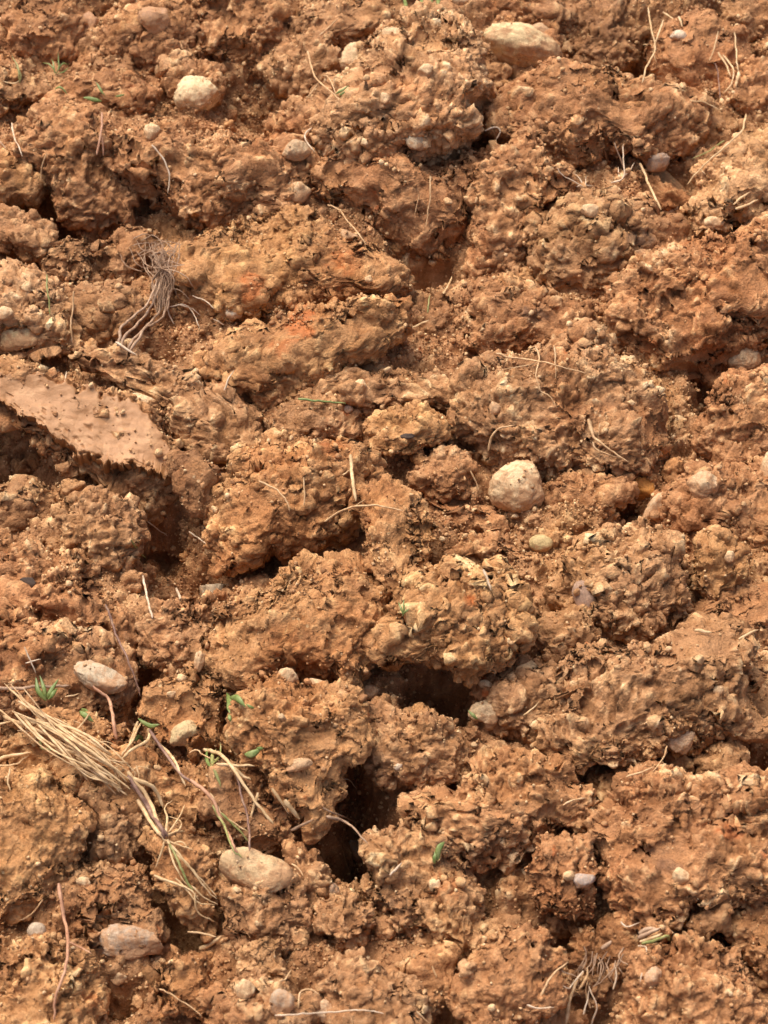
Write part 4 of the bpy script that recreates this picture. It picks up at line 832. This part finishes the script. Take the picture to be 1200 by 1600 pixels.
SINGLES = [
 ('root', ROOT, 'branching pale root spread like a star on the large crumbly clod', [([(775,552),(810,560),(840,564),(875,572),(915,583)], 4.5, 2), ([(836,540),(843,560),(838,585),(845,612)], 4.5, 2), ([(865,540),(868,565),(868,592)], 4, 2), ([(840,566),(800,575),(780,580)], 2, 1.2), ([(845,612),(858,618),(868,635)], 3, 1.5)]),
 ('root', ROOT, 'pale forked root tapering to a point on the flank beside the orange crumb', [([(918,655),(928,682),(948,700),(982,722)], 8, 2), ([(925,690),(935,705),(968,715)], 4, 1.5), ([(938,662),(935,680)], 3, 1.5)]),
 ('root', ROOT, 'curled short root above the round cream stone', [([(763,705),(768,685),(780,670),(806,664)], 5, 3)]),
 ('root', ROOT, 'wavy pale root crossing the top of the narrow upright clod', [([(508,814),(530,800),(560,792),(595,792),(630,798)], 5, 2.5), ([(550,795),(570,780)], 3, 1.5)]),
 ('root', ROOT, 'thin curved root on the broad clod below the smeared one', [([(405,752),(435,768),(450,785),(453,800)], 4, 2)]),
 ('straw', STRAW, 'upright broken straw standing before the narrow upright clod', [([(548,710),(550,745),(556,783)], 8, 6), ([(535,742),(548,735)], 4, 2)]),
 ('root', WHITER, 'white branched rootlet like a claw beside the brown-grey stone', [([(955,285),(975,275),(974,250),(974,225)], 5, 2.5), ([(974,262),(966,240),(960,222)], 4, 1.5), ([(974,275),(985,268),(993,252)], 4, 1.5), ([(968,278),(966,260)], 3, 1.5)]),
 ('root', WHITER, 'spidery white rootlet in front of the pale pebble', [([(900,292),(915,290),(930,292)], 4, 2), ([(912,290),(905,278),(895,270)], 3, 1.5), ([(915,290),(916,275)], 3, 1.5), ([(912,292),(880,275),(870,262)], 3, 1.5)]),
 ('straw', STRAW, 'straight straw leaning across the tilted slab', [([(998,255),(1014,288),(1033,328)], 6, 5)]),
 ('straw', STRAW, 'long dry stalk crossing in front of the yellow clod at the picture edge', [([(1167,178),(1160,205),(1130,230),(1098,258),(1074,288)], 5, 3), ([(1092,264),(1102,272)], 3, 2), ([(1080,280),(1080,298)], 2.5, 2)]),
 ('grass_sprig', OLIVE, 'faded green blade crossing the long dry stalk', [([(1133,220),(1110,235),(1082,248)], 4, 2)]),
 ('straw', STRAW, 'dry forked stalk standing against the smooth damp clod at the top', [([(1013,12),(1018,45),(1022,75),(1010,105),(1003,130)], 4, 4), ([(1036,32),(1028,55),(1020,75)], 5, 4), ([(1005,70),(1020,70)], 3, 2), ([(1020,78),(1026,98)], 3, 2)]),
 ('straw', STRAW, ['short dry stalk slanting at the top edge of the smooth damp clod', 'thick stub of stalk at the top edge of the smooth damp clod'], [([(1035,18),(1050,28),(1058,32)], 4, 2), ([(1060,25),(1066,42)], 6, 3)]),
 ('straw', STRAW, ['bent dry stalk nearest the red stem on the smooth damp clod', 'long hooked dry stalk curling round on the smooth damp clod', 'upright dry stalk on the outer flank of the smooth damp clod', 'thin slanting dry stalk above the red stem', 'broad papery husk beside the hooked dry stalk'], [([(1122,82),(1135,100),(1142,120)], 5, 3), ([(1130,85),(1146,105),(1143,130),(1130,145)], 4, 2), ([(1148,50),(1152,90),(1155,115)], 3, 3), ([(1122,48),(1115,75),(1108,95)], 3, 2), ([(1155,112),(1150,135)], 9, 4)]),
 ('stem', PURPLE, 'thin red stem among the dry bent stalks', [([(1118,98),(1122,120),(1125,155)], 3.5, 2.5)]),
 ('straw', STRAW, 'short dry stalk lying below the dry bent stalks', [([(1078,157),(1100,161),(1124,172)], 4, 2)]),
 ('straw', STRAW, ['broad dry blade lying low on the pale yellow clod', 'dry blade lying above the broad one on the pale yellow clod', 'short fine straw on the upper slope of the pale yellow clod'], [([(1150,326),(1165,322),(1185,312)], 6, 3), ([(1145,320),(1160,308),(1172,300)], 5, 3), ([(1128,300),(1136,285)], 3, 2)]),
 ('root', ROOT, ['thin bowed root on the sloping clod at the top edge', 'longest thin root on the sloping clod at the top edge', 'short slanting root high on the sloping clod'], [([(477,158),(500,128),(512,120),(528,155)], 3, 2), ([(480,80),(492,120),(520,148),(530,158)], 4, 2), ([(498,55),(530,28)], 3, 2)]),
 ('root', WHITER, 'little hooked root below the thin curved root', [([(487,200),(479,205),(478,220),(492,238)], 5, 3)]),
 ('straw', PINKR, ['longer dry stalk standing on the upright brown clod', 'shorter dry stalk standing on the upright brown clod'], [([(160,175),(157,210),(151,242)], 4, 4), ([(160,215),(161,243)], 4, 3)]),
 ('root', WHITER, 'thin arched root on the front of the long rounded clod', [([(236,226),(255,252),(263,278),(262,302)], 4, 2.5)]),
 ('root', ROOT, 'thin root hanging on the smooth-faced clod', [([(512,320),(530,328),(548,350),(572,382)], 4.5, 2.5)]),
 ('root', ROOT, 'fine upright root beside the dark damp clod', [([(115,455),(113,490),(111,512),(113,536)], 4, 4)]),
 ('grass_sprig', OLIVE, 'single thin green blade standing near the flat olive clod', [([(73,430),(74,460),(78,493)], 4, 3)]),
 ('grass_sprig', GREEN, 'green grass blade lying across the dark slot in the middle', [([(466,622),(500,624),(540,630)], 5, 3)]),
 ('grass_sprig', OLIVE, 'short green blade at the mouth of the deep hollow', [([(205,845),(215,858),(228,872)], 4, 3)]),
 ('straw', WHITER, 'thin upright straw in front of the angular grey-tan stone', [([(222,898),(230,930),(238,966)], 5, 4)]),
 ('straw', WHITER, 'short pale straw stub beside the thin upright straw', [([(274,918),(285,943)], 6, 5)]),
 ('stem', PURPLE, 'long purple stem running down into the crack beside the smooth yellow clod', [([(165,945),(183,995),(205,1040),(219,1088)], 5, 3)]),
 ('root', PINKR, 'long wavy pinkish root on the clay bank near the bottom corner', [([(92,1380),(98,1425),(107,1470),(104,1510),(90,1555),(84,1595)], 7, 4), ([(107,1472),(125,1480),(143,1490)], 4, 3)]),
 ('root', PINKR, 'thick wrinkled brown root beside the grey flat stone', [([(145,1072),(168,1090),(175,1120),(182,1155)], 5, 7)]),
 ('straw', GREYR, 'grey twig lying level at the head of the straw bundle', [([(-10,1075),(50,1074),(108,1071)], 7, 5)]),
 ('straw', STRAW, ['thick dry stalk reaching in from the picture edge under the straw bundle', 'thinner dry stalk just under the thick one at the picture edge', 'short bent stalk hanging below the two at the picture edge', 'short stalk at the picture edge between twig and bundle'], [([(-10,1190),(20,1182),(48,1176)], 7, 3), ([(-10,1198),(25,1195),(45,1180)], 4, 2), ([(15,1200),(12,1220),(16,1235)], 3, 2), ([(-5,1132),(25,1125)], 4, 2)]),
 ('straw', STRAW, 'short slanting straw beside the small green leaf above the bundle', [([(113,1147),(128,1132),(142,1112)], 4, 3)]),
 ('straw', STRAW, 'short stalk lying below the flat grey stone', [([(102,1088),(125,1083)], 4, 2)]),
 ('straw', WHITER, 'fine stalk stub on the slope above the grey twig', [([(38,1012),(48,1035),(56,1052)], 3, 2), ([(40,1036),(64,1030)], 3, 2)]),
 ('straw', STRAW, ['narrow flat straw beside the broken straw above the tan stone', 'broad flat straw with a cut end beside the narrow flat one', 'short pale straw under the tip of the broken straw'], [([(425,1232),(440,1255),(452,1272)], 5, 3), ([(445,1250),(468,1280)], 8, 5), ([(403,1238),(396,1260),(392,1278)], 5, 3)]),
 ('straw', STRAW, ['curled dry leaf in the gap above the rounded bottom clod', 'thin straw lying level above the curled dry leaf'], [([(312,1482),(330,1475),(346,1462)], 8, 3), ([(292,1456),(315,1458),(338,1464)], 3, 3)]),
 ('straw', GREYR, ['grey stalk at the near lip of the deep cleft', 'long grey stalk crossing the deep cleft', 'short grey stalk above the long one in the deep cleft'], [([(455,1298),(490,1280)], 5, 3), ([(510,1275),(540,1285),(575,1318)], 5, 2), ([(505,1262),(540,1278),(560,1288)], 3, 2)]),
 ('root', WHITER, 'white thread of root at the rim of the black cleft', [([(528,1217),(545,1218),(558,1233)], 3, 2)]),
 ('straw', STRAW, ['short straw lying on the pale crest of the broadest clod', 'short straw sticking out behind the broadest clod at the picture edge'], [([(1085,985),(1112,988)], 6, 4), ([(1155,998),(1185,984)], 4, 3)]),
 ('root', ROOT, 'thread of root hanging from the pale dry nub', [([(1042,1165),(1035,1185),(1020,1205)], 4, 2)]),
 ('straw', STRAW, 'curved straw lying beside the lumpy pale stone', [([(818,1118),(832,1108),(842,1096)], 4, 2)]),
 ('root', WHITER, 'pale stub of root on the crest of the overhanging clod', [([(755,890),(762,905),(767,922)], 6, 4)]),
 ('straw', WHITER, 'thin straw across the low clod on the bottom edge', [([(430,1586),(500,1582),(560,1580),(600,1584)], 3, 2)]),
 ('root', ROOT, 'hooked rootlet above the round tan pebble', [([(465,1575),(470,1552),(485,1547),(500,1555)], 4, 2)]),
 ('root', ROOT, ['looping rootlet on the small pale clod', 'rootlet beside the large tan stone'], [([(428,1535),(445,1530),(455,1515)], 3, 2), ([(455,1350),(468,1358),(474,1370)], 3, 2)]),
 ('root', ROOT, 'thin root on the slope of the rounded bottom clod', [([(248,1545),(262,1550),(290,1568),(315,1588)], 3, 2)]),
 ('root', ROOT, ['thin branching root on the smooth yellow bank', 'hair-thin side root on the smooth yellow bank'], [([(40,1435),(50,1425),(62,1412),(68,1405)], 3, 1.5), ([(42,1432),(30,1438)], 2, 1)]),
 ('straw', WHITER, 'tiny straw on the slope left of the little square pebble', [([(608,1368),(618,1358),(628,1348)], 5, 3)]),
 ('root', WHITER, 'pale fork of straw behind the dusty clod', [([(758,205),(775,200),(782,205),(775,218)], 4, 3)]),
 ('straw', STRAW, ['slanting dry stalk behind the gritty purplish clod', 'level dry stalk in the sunken rubble'], [([(688,466),(700,445),(706,432)], 4, 3), ([(645,512),(658,506),(670,500)], 4, 3)]),
 ('grass_sprig', OLIVE, 'short pale green blade in the sunken rubble', [([(668,488),(670,470),(672,460)], 4, 2)]),
 ('root', ROOT, ['fine thread of root below the small clod under the lid-like one', 'fine upright thread on the broad clod with two thin roots'], [([(733,735),(742,752),(748,768)], 3, 2), ([(475,745),(476,775),(474,790)], 3, 2)]),
 ('root', ROOT, ['long vertical root hanging on the face of the smooth-faced clod', 'short vertical rootlet beside the long vertical one'], [([(673,275),(672,310),(665,355)], 3, 2), ([(655,305),(648,335)], 2.5, 1.5)]),
 ('root', WHITER, ['faint thread on the back wall of the deep hollow', 'faint thread at the side of the deep hollow'], [([(230,815),(262,838)], 2, 1.5), ([(296,830),(325,852)], 2.5, 2)]),
 ('root', WHITER, ['bent white fibre beside the upright brown clod', 'white fibre cut by the picture edge in the top part'], [([(18,192),(22,215),(35,245)], 4, 2), ([(-5,215),(10,232)], 3, 2)]),
 ('root', ROOT, 'thin curved root on the flank of the upright brown clod', [([(75,240),(66,258),(64,282)], 3.5, 2)]),
 ('root', WHITER, ['short root on the front of the crumbly ridge', 'tiny rootlet above the smooth smeared face'], [([(350,610),(358,590),(366,578)], 3, 2), ([(100,600),(104,580)], 3, 2)]),
 ('root', ROOT, ['fine root on the jutting crumbly clod', 'fine root on the low clod behind the wide reddish one'], [([(880,1258),(895,1250),(915,1247)], 3, 2), ([(978,1213),(1000,1208),(1022,1198)], 3, 2)]),
 ('root', ROOT, ['thin rootlet on the small clod beside the smooth-sided bottom clod', 'thin rootlet touching the bottom edge'], [([(676,1510),(682,1528)], 3, 2), ([(650,1580),(672,1600)], 3, 2)]),
]
for name, mat, label, ss in SINGLES:
    cat = {'root': 'root', 'straw': 'straw', 'grass_sprig': 'grass', 'stem': 'stem'}[name]
    if isinstance(label, list):
        for lb, (q, a_, b_) in zip(label, ss):
            single(name, [strand(q, a_, b_, flatn=.55 if name == 'straw' else 1.0, knots=1 if name == 'root' else 0, lift=.003)], mat, lb, cat, {'root': 'loose roots', 'straw': 'loose straws'}.get(name))
        continue
    single(name, [strand(q, a_ * .8, b_ * .8, flatn=.55 if name in ('straw', 'grass_sprig') else 1.0, knots=1 if name == 'root' else 0, lift=.003) for q, a_, b_ in ss], mat, label, cat, {'root': 'loose roots', 'straw': 'loose straws'}.get(name))

# green tufts and leaves
def tuft(label, blades, name='grass_tuft', mats=(GREEN,)):
    plant(name, label, 'grass', [('blade', strand(q, w, 1.2, lift=.006, flatn=.3, arch=.002), mats[i % len(mats)]) for i, (q, w) in enumerate(blades)], 'green grass tufts')
tuft('small green grass tuft with curved thin blades near the top corner', [([(88,115),(78,100),(66,98)], 3), ([(88,115),(92,98),(90,80)], 3), ([(88,115),(98,100),(108,100)], 3), ([(86,115),(84,100),(80,92)], 3), ([(90,115),(100,112),(108,105)], 3)])
tuft('sparse yellowish grass wisps at the upper picture edge', [([(30,125),(28,105),(18,85)], 3), ([(30,125),(22,130),(2,125)], 3), ([(30,130),(32,115),(22,100)], 3)], mats=(OLIVE, STRAW))
tuft('green leaves lying flat beneath the small grass tuft', [([(130,153),(148,156),(160,158)], 9), ([(150,130),(158,143),(165,150)], 5), ([(180,150),(195,147)], 4), ([(85,140),(95,135),(106,150)], 4)])
tuft('bright green shoot beside the grey twig above the straw', [([(72,1095),(60,1080),(56,1058)], 8), ([(72,1095),(68,1075),(62,1055)], 6), ([(74,1092),(80,1080),(92,1060)], 7), ([(75,1093),(84,1082),(90,1075)], 6)])
tuft('tiny green leaves beside the short slanting straw', [([(125,1112),(135,1120),(147,1128)], 9), ([(128,1108),(138,1112)], 7)])
tuft('green sprout with a broad leaf beside the smooth yellow clod', [([(358,1115),(357,1095),(354,1082)], 9), ([(360,1090),(372,1092),(384,1105)], 10), ([(384,1100),(392,1106),(398,1106)], 4), ([(358,1115),(360,1128)], 6)])
tuft('flat pale green leaf lying on the large rounded clod', [([(382,1178),(395,1178),(408,1170)], 11), ([(400,1172),(412,1168)], 5)])
tuft('green blades at the top edge of the picture', [([(632,18),(634,5),(630,-8)], 8), ([(660,8),(658,-2),(662,-12)], 8), ([(672,8),(674,-5)], 9), ([(684,6),(686,-8)], 8)])
tuft('tiny green sprout in the crack under the narrow upright clod', [([(630,962),(626,950),(622,940)], 3), ([(630,962),(632,948),(631,936)], 3), ([(630,962),(636,954),(640,950)], 3)])
tuft('dark green leaf deep in a crack of the lower middle', [([(683,1345),(686,1325),(695,1315)], 9), ([(680,1350),(679,1330)], 6)])
tuft('tiny green blade beside the lumpy pale stone', [([(746,1124),(738,1116),(731,1109)], 5)])
tuft('green wisps on the mound under the straw', [([(62,1168),(75,1172),(88,1173)], 4), ([(64,1150),(62,1162),(66,1172)], 4)], mats=(OLIVE,))
tuft('green blades behind the thin curved root near the top', [([(525,148),(535,142),(545,133)], 5), ([(530,150),(540,143)], 4)])
# black rotten leaf and chip
stone(48, 912, 26, 18, -20, (1, 1, 1), 'black rotten leaf on the sloping crumbly clod', name='rotten_leaf', mat=DARKO, dep=.4, sink=.3, facet=.8, lump=.25, group=None, cat='leaf')
stone(638, 681, 20, 8, 3, (1, 1, 1), 'small black chip of bark on the lifted lid-like clod', name='bark_chip', mat=DARKO, facet=.8, group=None, cat='bark')
print('plants', round(time.time() - T0, 1), 'tris', sum(len(m.loops) - 2 * len(m.polygons) for m in bpy.data.meshes))
